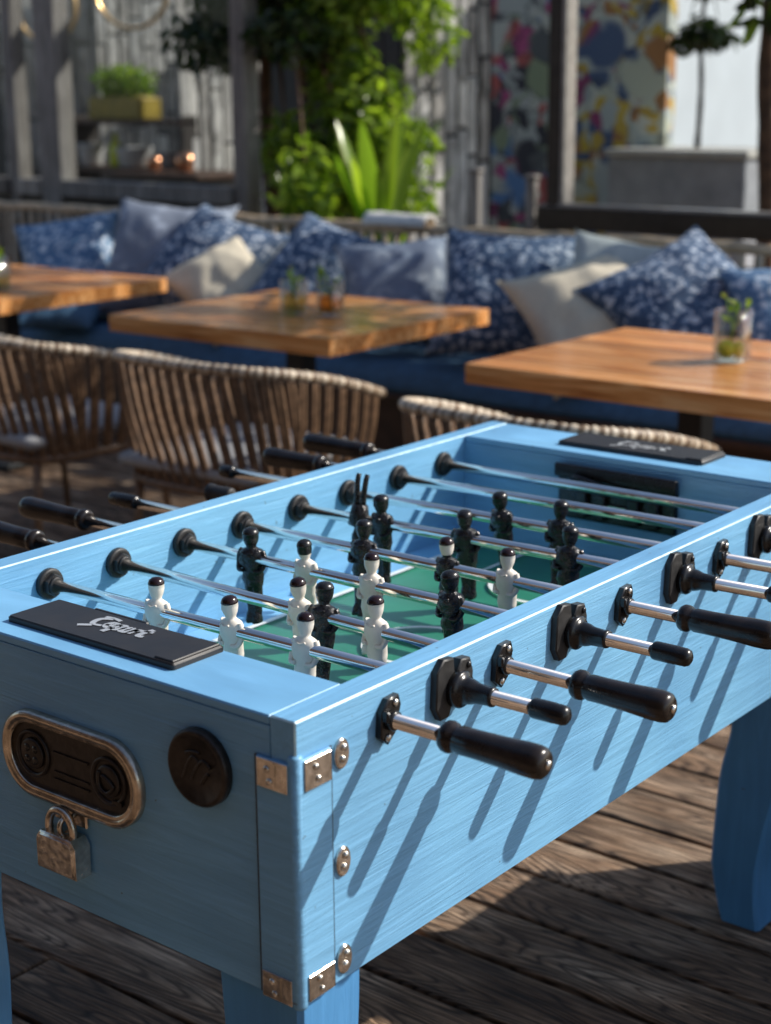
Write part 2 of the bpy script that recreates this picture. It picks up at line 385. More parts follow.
# ------------------------------------------------------------------ ground and deck
b = MB()
y = -4.01; k = 0
rnd = random.Random(3)
while y < 6.4:
    x = -10.5 + rnd.random()*2.2
    xs = [-10.5]
    while x < 4: xs.append(x); x += 2.6 + rnd.random()*1.6
    xs.append(4.5)
    for a, c in zip(xs, xs[1:]):
        dz = rnd.uniform(-0.0025, 0.0015); sl = rnd.uniform(-0.0015, 0.0015)
        b.box(a+0.003, c-0.003, y+0.0065, y+0.1535, -0.028, dz, bev=0.005, seg=2)
    y += 0.16
tag(b.build('deck_floor', 'deck'), 'weathered brown timber deck boards with grey worn patches', kind='structure')
b = MB(); b.box(-150, 150, -150, 150, -0.5, -0.06)
tag(b.build('ground', 'ground'), 'grey paving beyond the timber deck', kind='structure')

# ------------------------------------------------------------------ football table
root = thing('foosball_table', (-W/2, L/2, 0), 'bright blue wooden table football table with black and cream players', 'table football')
OFF = -Vector(root.location)
def part(b, name, mats, parent=root): 
    return b.build(name, mats, parent, OFF if parent is root else None)
# long rails
b = MB(); b.box(-T, 0, 0, L, ZT-H, ZT, 0, bev=0.0019, seg=1, edge_mi=1); part(b, 'side_panel', ['blue_side', 'blue_edge_glint'])
b = MB(); b.box(-W, -W+T, 0, L, ZT-H, ZT, 0, bev=0.0019, seg=1, edge_mi=1); part(b, 'side_panel', ['blue_side', 'blue_edge_glint'])
e = 0.0012
def end(y0, y1, name):
    b = MB(); b.box(-W+T+0.0005, -T-0.0005, y0, y1, ZT-H, ZT-e-0.012, 0)
    b.box(-W+T+0.0005, -T-0.0005, y0, y1, ZT-0.0118-e, ZT-e, 1, bev=0.002, edge_mi=1)
    part(b, name, ['blue_end', 'blue_top'])
end(0.0006, BF, 'end_panel'); end(L-BB, L-0.0006, 'end_panel')
b = MB(); b.box(-W+T+0.001, -T-0.001, BF+0.001, L-BB-0.001, ZT-H+0.004, ZT-0.222); part(b, 'base_board', 'blue_end')
# playing field
FZ = ZT-0.200; XL, XR = -0.662, -0.095
b = MB(); b.box(XL, XR, BF+0.002, L-BB-0.002, FZ-0.02, FZ); pf = part(b, 'playfield', 'field')
b = MB()
b.box(-W+T+0.001, XL-0.0005, BF+0.002, L-BB-0.002, FZ-0.02, FZ+0.002); b.box(XR+0.0005, -T-0.001, BF+0.002, L-BB-0.002, FZ-0.02, FZ+0.002)
part(b, 'field_border', 'blue_top')
b = MB()
def strip(pts, w, z=FZ+0.004, h=0.001):
    pts = [Vector((p[0], p[1], 0)) for p in pts]
    l, r = [], []
    for i, p in enumerate(pts):
        d = (pts[min(i+1, len(pts)-1)]-pts[max(0, i-1)]).normalized(); nrm = Vector((-d.y, d.x, 0))
        l.append(b.bm.verts.new((p+nrm*w/2).to_tuple()[:2]+(z,))); r.append(b.bm.verts.new((p-nrm*w/2).to_tuple()[:2]+(z,)))
    for i in range(len(pts)-1): b.bm.faces.new((l[i], l[i+1], r[i+1], r[i]))
yc = (BF+L-BB)/2; xc = (XL+XR)/2
strip([(XL+0.006, BF+0.01), (XL+0.006, L-BB-0.01)], 0.011); strip([(XR-0.006, BF+0.01), (XR-0.006, L-BB-0.01)], 0.011)
strip([(XL+0.012, yc), (XR-0.012, yc)], 0.009)
strip([(xc+0.09*math.cos(2*PI*k/40), yc+0.09*math.sin(2*PI*k/40)) for k in range(41)], 0.009, FZ+0.0055)
for s_, ye in ((1, BF+0.02), (-1, L-BB-0.02)):
    strip([(xc-0.16, ye), (xc-0.16, ye+s_*0.2), (xc+0.16, ye+s_*0.2), (xc+0.16, ye)], 0.009, FZ+0.004)
    strip([(xc+0.11*math.cos(R(a)), ye+s_*(0.2+0.09*math.sin(R(a)))) for a in range(0, 181, 6)], 0.009, FZ+0.0055)
lm = b.build('field_markings', 'line', pf)
# legs (S curved)
def leg(x0, x1, ya, yb, flip, name='leg'):
    """outer corner at x1 (if flip=1) ; width swells then narrows to the foot"""
    b = MB(); rs = []
    prof = [(ZT-H-0.001, 0.000, 0.132), (0.44, 0.002, 0.126), (0.38, 0.008, 0.120), (0.30, 0.026, 0.118), (0.22, 0.044, 0.106), (0.13, 0.058, 0.096), (0.09, 0.060, 0.090), (0.04, 0.056, 0.083), (0.002, 0.050, 0.078)]
    pz = catmull([Vector((o_, w_, z)) for z, o_, w_ in prof], 4)
    for v in pz:
        o_, w_, z = v
        xa, xb = (x1-o_-w_, x1-o_) if flip > 0 else (x0+o_, x0+o_+w_)
        k = 0.4*o_
        y0_, y1_ = ya + (k if ya < 0.5 else 0.0), yb - (k if ya < 0.5 else 0.0)
        c = 0.006
        rs.append([(xa+c, y0_, z), (xb-c, y0_, z), (xb, y0_+c, z), (xb, y1_-c, z), (xb-c, y1_, z), (xa+c, y1_, z), (xa, y1_-c, z), (xa, y0_+c, z)])
    b.rings(rs, 0, True)
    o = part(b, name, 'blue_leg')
    m = o.modifiers.new('s', 'EDGE_SPLIT'); m.split_angle = R(28)
leg(0, -0.007, 0.007, 0.118, 1); leg(-W-0.014, 0, 0.007, 0.092, -1)
leg(0, -0.004, 1.325, 1.44, 1); leg(-W+0.004, 0, 1.325, 1.44, -1)
# corner posts: a planted strip on each face plus the rounded corner
b = MB()
b.box(-0.0565, -0.004, -0.004, -0.0002, ZT-H+0.001, ZT-0.05, 0, bev=0.0012)
b.box(0.0002, 0.004, 0.004, 0.0555, ZT-H+0.001, ZT-0.045, 1, bev=0.0012)
b.lathe([(ZT-H-0.004, 0.0075), (ZT-H, 0.0085), (ZT-0.044, 0.0085), (ZT-0.04, 0.006)], Matrix.Translation((-0.0045, 0.0045, 0)), 20, 1)
part(b, 'corner_post', ['blue_end', 'blue_side'])
b = MB(); b.box(-0.0592, -0.0566, -0.0022, -0.0001, ZT-H+0.001, ZT-0.05); b.box(0.0001, 0.0020, 0.0556, 0.0580, ZT-H+0.001, ZT-0.045); part(b, 'corner_joint', 'bronze_dark')
def dome(b, M4, r, mi=0):
    b.lathe([(0, r), (r*0.25, r*0.97), (r*0.5, r*0.8), (r*0.68, r*0.5), (r*0.74, 0.0005)], M4, 12, mi)
def bracket(face, z0, z1):
    b = MB()
    if face == 'front':
        b.box(-0.0535, -0.0085, -0.0062, -0.0042, z0, z1, 0, bev=0.0008)
        for x, z in ((-0.038, (z0+z1)/2+0.006), (-0.034, (z0+z1)/2-0.008)): dome(b, frame((x, -0.0062, z), (0, -1, 0)), 0.0042, 0)
        b.box(-0.028, -0.025, -0.0072, -0.0064, z0+0.002, z1-0.002, 0)
    else:
        b.box(0.0042, 0.0062, 0.0085, 0.0530, z0, z1, 0, bev=0.0008)
        for y, z in ((0.026, (z0+z1)/2+0.007), (0.030, (z0+z1)/2-0.008)): dome(b, frame((0.0062, y, z), (1, 0, 0), (0, 1, 0)), 0.0042, 0)
    part(b, 'corner_bracket', 'steel')
bracket('front', ZT-0.085, ZT-0.05); bracket('side', ZT-0.083, ZT-0.047)
bracket('front', ZT-0.345, ZT-0.312); bracket('side', ZT-0.340, ZT-0.308)
for z in (-0.060, -0.192, -0.316):
    b = MB()
    F = frame((0.0002, 0.0745, ZT+z), (1, 0, 0), (0, 1, 0))
    b.prism([(0.0125*math.cos(2*PI*k/24), 0.0185*math.sin(2*PI*k/24)) for k in range(24)], 0, 0.004, F, 0, bev=0.0016)
    for dy, dz in ((0.002, 0.007), (-0.001, -0.006)): dome(b, frame((0.0040, 0.0745+dy, ZT+z+dz), (1, 0, 0), (0, 1, 0)), 0.0050, 0)
    part(b, 'bolt_plate', 'steel')

# score plates with script lettering
def stroke_word(b, strokes, F, th, mi):
    for st in strokes:
        pts = catmull([(x, y, 0) for x, y in st], 5)
        for a, c in zip(pts, pts[1:]):
            pass
        ring = []
        lo, hi = [], []
        for i, p in enumerate(pts):
            d = (pts[min(i+1, len(pts)-1)]-pts[max(0, i-1)]);  d = d.normalized() if d.length > 1e-9 else Vector((1, 0, 0))
            w = th*(0.55+0.65*abs(d.y)+0.15*abs(d.x)); nrm = Vector((-d.y, d.x, 0))
            lo.append(b.bm.verts.new(F @ (p+nrm*w/2))); hi.append(b.bm.verts.new(F @ (p-nrm*w/2)))
        for i in range(len(pts)-1):
            f = b.bm.faces.new((lo[i], lo[i+1], hi[i+1], hi[i])); f.material_index = mi
LEPORT = [
    [(-1.0, 0.95), (-1.45, 0.7), (-1.5, 0.35), (-1.3, 0.0), (-0.8, 0.05)], [(-1.55, 0.98), (-1.05, 1.06), (-0.55, 0.95)],
    [(-0.75, 0.25), (-0.4, 0.35), (-0.35, 0.6), (-0.6, 0.62), (-0.72, 0.3), (-0.5, 0.02), (-0.2, 0.1)],
    [(-0.15, 0.62), (-0.25, -0.45)], [(-0.16, 0.5), (0.1, 0.65), (0.2, 0.35), (0.02, 0.03), (-0.2, 0.12)],
    [(0.55, 0.62), (0.32, 0.4), (0.4, 0.05), (0.66, 0.1), (0.76, 0.45), (0.55, 0.62)],
    [(0.9, 0.62), (0.86, 0.02)], [(0.88, 0.4), (1.05, 0.62), (1.25, 0.58)],
    [(1.5, 1.0), (1.4, 0.4), (1.48, 0.05), (1.75, 0.12)], [(1.25, 0.66), (1.75, 0.72)],
    [(-1.2, -0.12), (-1.6, -0.38), (-1.75, -0.5)],
]
def score_plate(xa, xb, ya, yb, zt, word_c, size):
    b = MB(); z0 = ZT-0.001
    cx, cy = (xa+xb)/2, (ya+yb)/2
    b.prism(rrect(xb-xa, yb-ya, 0.004, 3), 0, zt, Matrix.Translation((cx, cy, z0)), 0, bev=0.002)
    b.box(xb-0.036, xb-0.004, ya+0.004, yb-0.004, z0+zt-0.001, z0+zt+0.0022, 0, bev=0.001)
    p = part(b, 'score_plate', 'plate')
    t = MB()
    stroke_word(t, LEPORT, Matrix.Translation((word_c[0], word_c[1], z0+zt+0.0008)) @ Matrix.Diagonal((size, size*1.0, 1, 1)), 0.24, 0)
    t.build('lettering', 'silver_ink', p)
    return p
score_plate(-0.525, -0.222, 0.035, 0.122, 0.008, (-0.372, 0.078), 0.029)
score_plate(-0.533, -0.227, 1.358, 1.452, 0.008, (-0.375, 1.392), 0.031)
b = MB(); b.box(-0.46, -0.36, 0.1225, 0.1295, ZT-0.004, ZT+0.006, 0, bev=0.002); part(b, 'plate_hinge', 'plate')
# goal panel on the far inside wall
yw = L-BB
b = MB()
b.box(-0.496, -0.248, yw-0.012, yw-0.0003, ZT-0.125, ZT-0.024, 0, bev=0.004, seg=2)
b.box(-0.500, -0.244, yw-0.022, yw-0.0122, ZT-0.046, ZT-0.020, 0, bev=0.004, seg=2)
b.tube(catmull([(-0.455, yw-0.013, ZT-0.06), (-0.45, yw-0.03, ZT-0.04), (-0.40, yw-0.034, ZT-0.047), (-0.34, yw-0.03, ZT-0.058), (-0.31, yw-0.013, ZT-0.066)], 5), 0.006, 8)
for x in (-0.44, -0.40, -0.33, -0.29): b.box(x-0.012, x+0.012, yw-0.024, yw-0.0124, ZT-0.118, ZT-0.066, 0, bev=0.004, seg=2)
b.box(-0.385, -0.345, yw-0.020, yw-0.0122, ZT-0.105, ZT-0.085, 1, bev=0.002)
part(b, 'goal_box', ['black', 'steel'])
# coin plate on the near end
PX, PZ = -0.3685, ZT-0.1485
F = frame((PX, 0.0004, PZ), (0, -1, 0), (1, 0, 0))
def ringprism(b, outer, inner, z0, z1, F, mi, r=0.0035):
    n = len(outer)
    rows = [(outer, 0.0, z0), (outer, 0.0, z1-r), (outer, 0.25, z1-r*0.2), (outer, 0.42, z1), (outer, 0.62, z1-r*0.3), (outer, 0.75, z1-r), (outer, 0.9, z1-r*0.5), (outer, 1.0, z1-r*1.4), (outer, 1.0, z0)]
    rs = []
    for _, t, z in rows:
        rs.append([F @ Vector((outer[i][0]*(1-t)+inner[i][0]*t, outer[i][1]*(1-t)+inner[i][1]*t, z)) for i in range(n)])
    b.rings(rs, mi, True, cap=False)
b = MB(); ringprism(b, rrect(0.255, 0.116, 0.056, 10), rrect(0.222, 0.084, 0.041, 10), 0, 0.013, F, 0)
cp = part(b, 'coin_plate', 'bronze')
b = MB()
b.prism(rrect(0.224, 0.086, 0.042, 10), 0.0005, 0.004, F, 0)
for cx_ in (-0.072, 0.068):
    Fc = F @ Matrix.Translation((cx_, 0, 0.004))
    b.lathe([(0, 0.031), (0.003, 0.031), (0.0035, 0.029), (0.003, 0.027), (0.0006, 0.026)], Fc, 28, 0, cap=False)
    b.lathe([(0, 0.021), (0.0035, 0.0205), (0.0045, 0.018), (0.0046, 0.0005)], Fc, 24, 0)
    if cx_ < 0:
        for k in range(4):
            a = R(45+90*k); b.lathe([(0.0046, 0.0055), (0.0056, 0.005), (0.0058, 0.0005)], Fc @ Matrix.Translation((0.0105*math.cos(a), 0.0105*math.sin(a), 0)), 10, 1)
    else:
        b.tube([Fc @ Vector(p) for p in catmull([(-0.012, 0.012, 0.005), (-0.013, -0.006, 0.006), (0, -0.014, 0.006), (0.013, -0.004, 0.006), (0.004, 0.004, 0.006), (-0.006, 0.008, 0.006)], 5)], 0.0026, 6, 0)
        b.box(0.075, 0.092, -0.0075, -0.0048, -0.027, -0.022, 0, M4=Matrix.Translation((PX, 0, PZ)))
for zz in (0.012, -0.014, -0.024):
    b.box(PX-0.034, PX+0.032, -0.0058, -0.0041, PZ+zz-0.0012, PZ+zz+0.0012, 0)
b.build('coin_insert', ['bronze_dark', 'black'], cp)
# round badge
b = MB(); F = frame((-0.143, 0.0004, ZT-0.088), (0, -1, 0), (1, 0, 0))
b.lathe([(0, 0.047), (0.009, 0.047), (0.0125, 0.0445), (0.0125, 0.041), (0.0105, 0.039), (0.0108, 0.0005)], F, 40, 0)
for pts in ([(-0.022, -0.016), (-0.012, 0.006), (-0.004, 0.014), (0.004, 0.008)], [(-0.008, -0.014), (0.002, 0.004), (0.012, 0.012), (0.022, 0.006)], [(0.008, -0.016), (0.016, -0.004), (0.02, -0.002)], [(-0.016, 0.016), (-0.006, 0.02), (0.006, 0.02)]):
    b.tube([F @ Vector((x, y, 0.0108)) for x, y in catmull([(p[0], p[1], 0) for p in pts], 5) for x, y in [(x, y)]] if False else [F @ Vector((v.x, v.y, 0.0108)) for v in catmull([(p[0], p[1], 0) for p in pts], 5)], 0.0022, 6, 0)
part(b, 'round_badge', 'bronze_dark')
# hasp under the coin plate
b = MB(); b.box(-0.405, -0.345, -0.006, -0.0004, ZT-0.226, ZT-0.205, 0, bev=0.002)
b.tube(catmull([(-0.372, -0.004, ZT-0.216), (-0.372, -0.02, ZT-0.214), (-0.372, -0.026, ZT-0.224), (-0.372, -0.02, ZT-0.234), (-0.372, -0.004, ZT-0.232)], 4), 0.0035, 8)
part(b, 'hasp', 'bronze')
# padlock hanging on the hasp
pl = thing('padlock', (-0.380, -0.017, ZT-0.287), 'small shiny steel padlock with a bronze shackle hanging under the oval coin plate', 'padlock')
b = MB()
b.prism([(-0.036, 0), (0.036, 0), (0.036, 0.042), (0.028, 0.052), (-0.028, 0.052), (-0.036, 0.042)], -0.014, 0.014, frame((0, 0, 0), (0, -1, 0), (1, 0, 0)), 0, bev=0.004)
b.build('body', 'steel', pl)
b = MB(); b.tube(catmull([(-0.022, 0, 0.040), (-0.022, 0, 0.062), (-0.014, 0, 0.077), (0, 0, 0.082), (0.014, 0, 0.077), (0.022, 0, 0.062), (0.022, 0, 0.040)], 6), 0.0055, 10)
b.build('shackle', 'bronze', pl)

# ---------------------------------------------------------- rods, bushings and players
ROD_Z = ZT-0.044
YL = [0.150, 0.265, 0.401, 0.543, 0.678, 0.819, 0.955, 1.101, 1.242]
YR = [0.155, 0.283, 0.386, 0.547, 0.687, 0.852, 0.980, 1.124, 1.248]
XI, XO = -W+T, 0.0
#  right end: (kind, handle start, handle end) ; left the same (negative x)
RIGHT = [('long', 0.088, 0.222), ('stub', 0.118, 0.160), ('long', 0.118, 0.250), ('stub', 0.132, 0.178), ('long', 0.098, 0.236), ('stub', 0.145, 0.187), ('long', 0.125, 0.262), ('stub', 0.130, 0.174), ('long', 0.12, 0.25)]
LEFT = [('stub', -0.93, -0.97), ('long', -0.93, -1.07), ('long', -0.915, -1.075), ('long', -0.952, -1.115), ('stub', -0.972, -1.03), ('cap', -0.872, -0.925), ('stub', -0.995, -1.02), ('long', -0.900, -1.045), ('long', -0.900, -1.07)]
def player_mesh(fold=1.0):
    b = MB()
    prof = [(0.0500, 0.001, 0.001), (0.0490, 0.005, 0.0055), (0.0465, 0.0080, 0.0088), (0.0425, 0.0094, 0.0102), (0.0405, 0.0097, 0.0106), (0.0400, 0.0093, 0.0101), (0.034, 0.0093, 0.0100), (0.028, 0.0085, 0.0090), (0.0235, 0.0070, 0.0074), (0.020, 0.0058, 0.0062), (0.0175, 0.0062, 0.0066),
            (0.0155, 0.0115, 0.0085), (0.0125, 0.0155, 0.0105), (0.008, 0.0178, 0.0122), (0.001, 0.0178, 0.0130), (-0.008, 0.0165, 0.0126), (-0.018, 0.0146, 0.0112), (-0.026, 0.0140, 0.0108), (-0.034, 0.0143, 0.0110), (-0.042, 0.0136, 0.0102), (-0.044, 0.0124, 0.0094), (-0.056, 0.0120, 0.0088), (-0.072, 0.0108, 0.0078), (-0.086, 0.0100, 0.0072), (-0.092, 0.0104, 0.0090), (-0.100, 0.0110, 0.0112), (-0.1035, 0.0108, 0.0110)]
    n = 20; rs = []
    prof = [(z, rx*(1.17 if z > 0.016 else 1.08), ry*(1.17 if z > 0.016 else 1.10)) for z, rx, ry in prof]
    for z, rx, ry in prof:
        ring = []
        for k in range(n):
            a = 2*PI*k/n; c, s_ = math.cos(a), math.sin(a)
            x = rx*c; y = -ry*s_
            if -0.044 < z < 0.013:   # shirt folds
                y += fold*0.0009*math.sin(z*520+c*3.0); x += fold*0.0006*math.sin(z*430+s_*4)
            if z < -0.042:           # two legs: waist the outline on the centre line
                y *= 1-0.42*math.exp(-(x/0.0028)**2)
            if z < -0.09: y -= 0.003 # toes to the front
            if 0.024 < z < 0.040:    # face: chin and nose
                if s_ > 0.85 and 0.030 < z < 0.035: y -= 0.0016
            ring.append((x, y, z))
        rs.append(ring)
    mis = [1]*5 + [0]*(len(prof)-6)
    b.rings(rs, 0, True, True, mis)
    for s_ in (-1, 1):               # arms folded against the body
        b.tube(catmull([(s_*0.0150, 0.001, 0.0125), (s_*0.0190, 0.000, 0.004), (s_*0.0195, -0.002, -0.008), (s_*0.0165, -0.0085, -0.017), (s_*0.0080, -0.0118, -0.0165)], 4), lambda i: 0.0049-0.00012*i, 8, 0)
    b.tube(catmull([(-0.008, -0.0120, 0.0125), (0, -0.0132, 0.0095), (0.008, -0.0120, 0.0125)], 3), 0.0014, 6, 0)   # collar
    me = bpy.data.meshes.new('player'); bmesh.ops.recalc_face_normals(b.bm, faces=b.bm.faces); b.bm.to_mesh(me); b.bm.free()
    return me
pm_w = player_mesh(); pm_w.materials.append(M['white_player']); pm_w.materials.append(M['hair'])
pm_b = player_mesh(2.0); pm_b.materials.append(M['black_player']); pm_b.materials.append(M['black'])
pm_d = player_mesh(); pm_d.materials.append(M['white_player']); pm_d.materials.append(M['black'])
for p in pm_d.polygons:
    if p.center.z > 0.030: p.material_index = 1
pm_v = player_mesh(2.0); pm_v.materials.append(M['black_player']); pm_v.materials.append(M['hair']); pm_v.materials.append(M['white_player'])
for p in pm_v.polygons:
    if 0.0225 < p.center.z < 0.0395: p.material_index = 2
# (rod, x, colour, turn about the rod, turn about the vertical)
FIG = [(1, -0.497, 'w', 0, 12), (1, -0.357, 'w', 4, -8), (1, -0.229, 'w', -3, 10), (2, -0.339, 'w', 6, 0), (2, -0.296, 'b', -6, 14), (2, -0.201, 'w', 2, -10),
       (3, -0.572, 'b', 3, 20), (3, -0.461, 'd', 5, 0), (3, -0.335, 'w', -2, 8), (3, -0.191, 'b', 4, -16), (4, -0.461, 'b', -4, 6), (4, -0.298, 'v', 5, 0), (4, -0.190, 'w', 0, -8),
       (5, -0.540, 'b', 3, -14), (5, -0.588, 'i', 172, 0), (5, -0.373, 'b', 10, 24), (5, -0.183, 'b', -4, 10), (6, -0.393, 'b', 8, -20), (6, -0.280, 'b', -3, 12)]
b = MB()
b.lathe([(-0.030, 0.012), (-0.026, 0.0145), (-0.010, 0.0165), (0.006, 0.018), (0.013, 0.015), (0.017, 0.007), (0.022, 0.0075), (0.032, 0.0105), (0.042, 0.0105), (0.049, 0.006), (0.050, 0.0005)], None, 18)
for s_ in (-1, 1):
    b.tube(catmull([(s_*0.006, 0, -0.026), (s_*0.007, 0.001, -0.05), (s_*0.0085, 0, -0.078), (s_*0.0085, -0.003, -0.090)], 4), lambda i: 0.0056-0.00012*i, 10)
    b.tube(catmull([(s_*0.0150, 0.001, 0.0125), (s_*0.0200, 0.000, 0.004), (s_*0.0205, -0.003, -0.010)], 4), 0.0048, 8)
bmesh.ops.recalc_face_normals(b.bm, faces=b.bm.faces); pm_i = bpy.data.meshes.new('player'); b.bm.to_mesh(pm_i); b.bm.free(); pm_i.materials.append(M['black_player'])
PM = {'i': pm_i, 'w': pm_w, 'b': pm_b, 'd': pm_d, 'v': pm_v}
AX = Vector((1, 0, 0))
for i in range(9):
    ya, yb = YL[i], YR[i]
    pa, pb = Vector((XI, ya, ROD_Z)), Vector((XO, yb, ROD_Z))
    d = (pb-pa).normalized()
    at = lambda x: pa + d*((x-XI)/d.x)
    lk, l0, l1 = LEFT[i]; rk, r0, r1 = RIGHT[i]
    F0 = lambda x, s_=1: frame(at(x), d*s_, (0, 0, 1))
    b = MB(); ln = (at(r0)-at(l0)).length
    b.lathe([(0, 0.0090), (ln+0.01, 0.0090)], F0(l0), 20, 0)
    rod = b.build('rod', 'chrome', root, OFF)
    def handle(x0, x1, kind, s_):
        ln = abs(x1-x0); b = MB()
        if kind == 'long':
            b.lathe([(-0.004, 0.011), (-0.003, 0.016), (0.001, 0.0185), (0.006, 0.0190), (0.010, 0.0180), (0.013, 0.0152), (0.017, 0.0150), (0.020, 0.0165), (ln*0.3, 0.0165), (ln*0.55, 0.0175), (ln*0.78, 0.0192), (ln*0.9, 0.0192), (ln*0.955, 0.0178), (ln*0.985, 0.0140), (ln, 0.0075), (ln+0.0008, 0.0005)], F0(x0, s_), 24, 0)
            b.lathe([(ln, 0.006), (ln+0.003, 0.005), (ln+0.0035, 0.0005)], F0(x0, s_), 14, 1)
            return b.build('handle', ['handle', 'steel'], rod)
        if kind == 'cap':
            b.lathe([(-0.002, 0.0095), (0.0, 0.0135), (0.004, 0.0145)] + [(0.006+k*0.004, 0.0148 if k % 2 else 0.0138) for k in range(int((ln-0.012)/0.004))] + [(ln-0.006, 0.0160), (ln-0.001, 0.0165), (ln, 0.013), (ln+0.0005, 0.0005)], F0(x0, s_), 22, 0)
            return b.build('end_cap', 'rubber', rod)
        b.lathe([(-0.002, 0.0090), (0.0, 0.0118), (0.003, 0.0125), (ln*0.7, 0.0125), (ln*0.75, 0.0122), (ln, 0.0120), (ln+0.004, 0.0105), (ln+0.007, 0.0060), (ln+0.008, 0.0005)], F0(x0, s_), 18, 0)
        return b.build('end_cap', 'black', rod)
    handle(r0, r1, rk, 1); handle(l0, l1, lk, -1)
    # inside bushings
    def bush(o, s_):
        b = MB()
        b.lathe([(0.0002, 0.0235), (0.006, 0.0238), (0.0085, 0.0225), (0.0090, 0.0190)], frame(o, (s_, 0, 0), (0, 0, 1)), 26, 0)
        b.lathe([(0.0088, 0.0175), (0.0150, 0.0175), (0.0170, 0.0160), (0.0172, 0.0120)], frame(o, (s_, 0, 0), (0, 0, 1)), 6, 0, smooth=False)
        b.lathe([(0.0165, 0.0130), (0.0195, 0.0126), (0.0205, 0.0115), (0.0206, 0.0088)], frame(o, (s_, 0, 0), (0, 0, 1)), 22, 0)
        part(b, 'bushing', 'rubber')
    bush(at(XI), 1); bush(at(-T), -1)
    # outside fittings on the near long side and a plain ring on the other
    o = at(0.0)
    b = MB(); FR = frame((0.0003, o.y, o.z), (1, 0, 0), (0, 1, 0))
    if rk == 'stub':
        b.prism([(-0.042, 0.026), (-0.030, 0.040), (-0.010, 0.040), (-0.006, 0.012), (-0.006, -0.014), (-0.012, -0.034), (-0.028, -0.036), (-0.040, -0.020)], 0, 0.010, FR @ Matrix.Rotation(R(-6), 4, 'Z'), 0, bev=0.0016)
        b.prism([(0.030, 0.016), (0.024, 0.034), (0.006, 0.036), (-0.004, 0.02), (-0.004, -0.020), (0.008, -0.026), (0.028, -0.016)], 0, 0.013, FR, 0, bev=0.0016)
        b.lathe([(0.008, 0.0235), (0.018, 0.0235), (0.021, 0.021), (0.022, 0.0165), (0.030, 0.0160), (0.034, 0.0150), (0.040, 0.0128), (0.058, 0.0118), (0.061, 0.0125), (0.064, 0.0115), (0.0645, 0.0078)], frame(o, d, (0, 1, 0)), 24, 1)
        for q in ((0.019, 0.026), (0.017, -0.017)): dome(b, FR @ Matrix.Translation((q[0], q[1], 0.013)), 0.0045, 1)
        part(b, 'flange', ['rubber', 'black'])
    else:
        b.prism([(-0.016, 0.012), (-0.004, 0.026), (0.016, 0.027), (0.020, 0.014), (0.010, -0.018), (-0.004, -0.030), (-0.018, -0.018)], 0, 0.009, FR, 0, bev=0.0016)
        b.lathe([(0.008, 0.0125), (0.016, 0.0120), (0.018, 0.0105), (0.0182, 0.0078)], frame(o, d, (0, 1, 0)), 20, 0)
        for q in ((0.008, 0.019), (-0.006, -0.020)): dome(b, FR @ Matrix.Translation((q[0], q[1], 0.009)), 0.0050, 1)
        b.box(-0.015, -0.008, 0.0005, 0.014, -0.010, 0.016, 0, bev=0.002, M4=FR)
        part(b, 'flange', ['black', 'steel'])
    o = at(-W)
    b = MB(); b.lathe([(0.0002, 0.022), (0.006, 0.0215), (0.008, 0.018), (0.020, 0.0125), (0.021, 0.0078)], frame(o, (-1, 0, 0), (0, 1, 0)), 22, 0); part(b, 'flange', 'rubber')
    for (ri, x, c, ta, tz) in FIG:
        if ri == i:
            p = link('player', PM[c], rod)
            p.location = at(x)
            p.rotation_euler = (R(ta), 0, math.atan2(d.y, d.x))
            if c == 'b': p.scale = (1.14, 1.14, 1.0)
            if ta > 90: p.scale = (1.0, 1.0, 0.85)
            if tz and ta < 90: p.rotation_euler = (R(ta), 0, R(tz)*0.6)
            # clamp ring where the rod enters the chest
    
# ------------------------------------------------------------------ cafe tables
def cafe_table():
    r = thing('cafe_table', (0, 0, 0), '', 'table')
    b = MB(); wx, wy, n = 1.02, 0.90, 9
    for k in range(n):
        y0 = -wy/2+wy*k/n
        b.box(-wx/2, wx/2, y0+0.0006, y0+wy/n-0.0006, 0.692, 0.75, 0, bev=0.0015)
    b.build('tabletop', 'table_wood', r)
    b = MB(); b.box(-0.04, 0.04, -0.04, 0.04, 0.03, 0.67, 0, bev=0.004); b.box(-0.3, 0.3, -0.03, 0.03, 0.665, 0.690, 0, bev=0.004); b.box(-0.03, 0.03, -0.3, 0.3, 0.665, 0.688, 0, bev=0.004)
    b.build('column', 'table_metal', r)
    b = MB(); b.box(-0.24, 0.24, -0.24, 0.24, 0.003, 0.028, 0, bev=0.006, seg=2); b.build('base_plate', 'table_metal', r)
    return r
t0 = cafe_table()
TBL = [(-2.735, 3.11, 0.6, 'wooden cafe table holding two herb glasses, behind the wicker armchairs'), (-1.09, 2.99, -0.4, 'wooden cafe table holding one lime drink glass, at the right'), (-4.40, 3.12, 1.0, 'wooden cafe table in front of the faded blue pillow, cut by the left edge')]
for i, (x, y, a, lab) in enumerate(TBL):
    t = t0 if i == 0 else copy_tree(t0)
    t.location = (x, y, 0); t.rotation_euler = (0, 0, R(a)); t['label'] = lab; t['group'] = 'cafe tables in front of the bench'
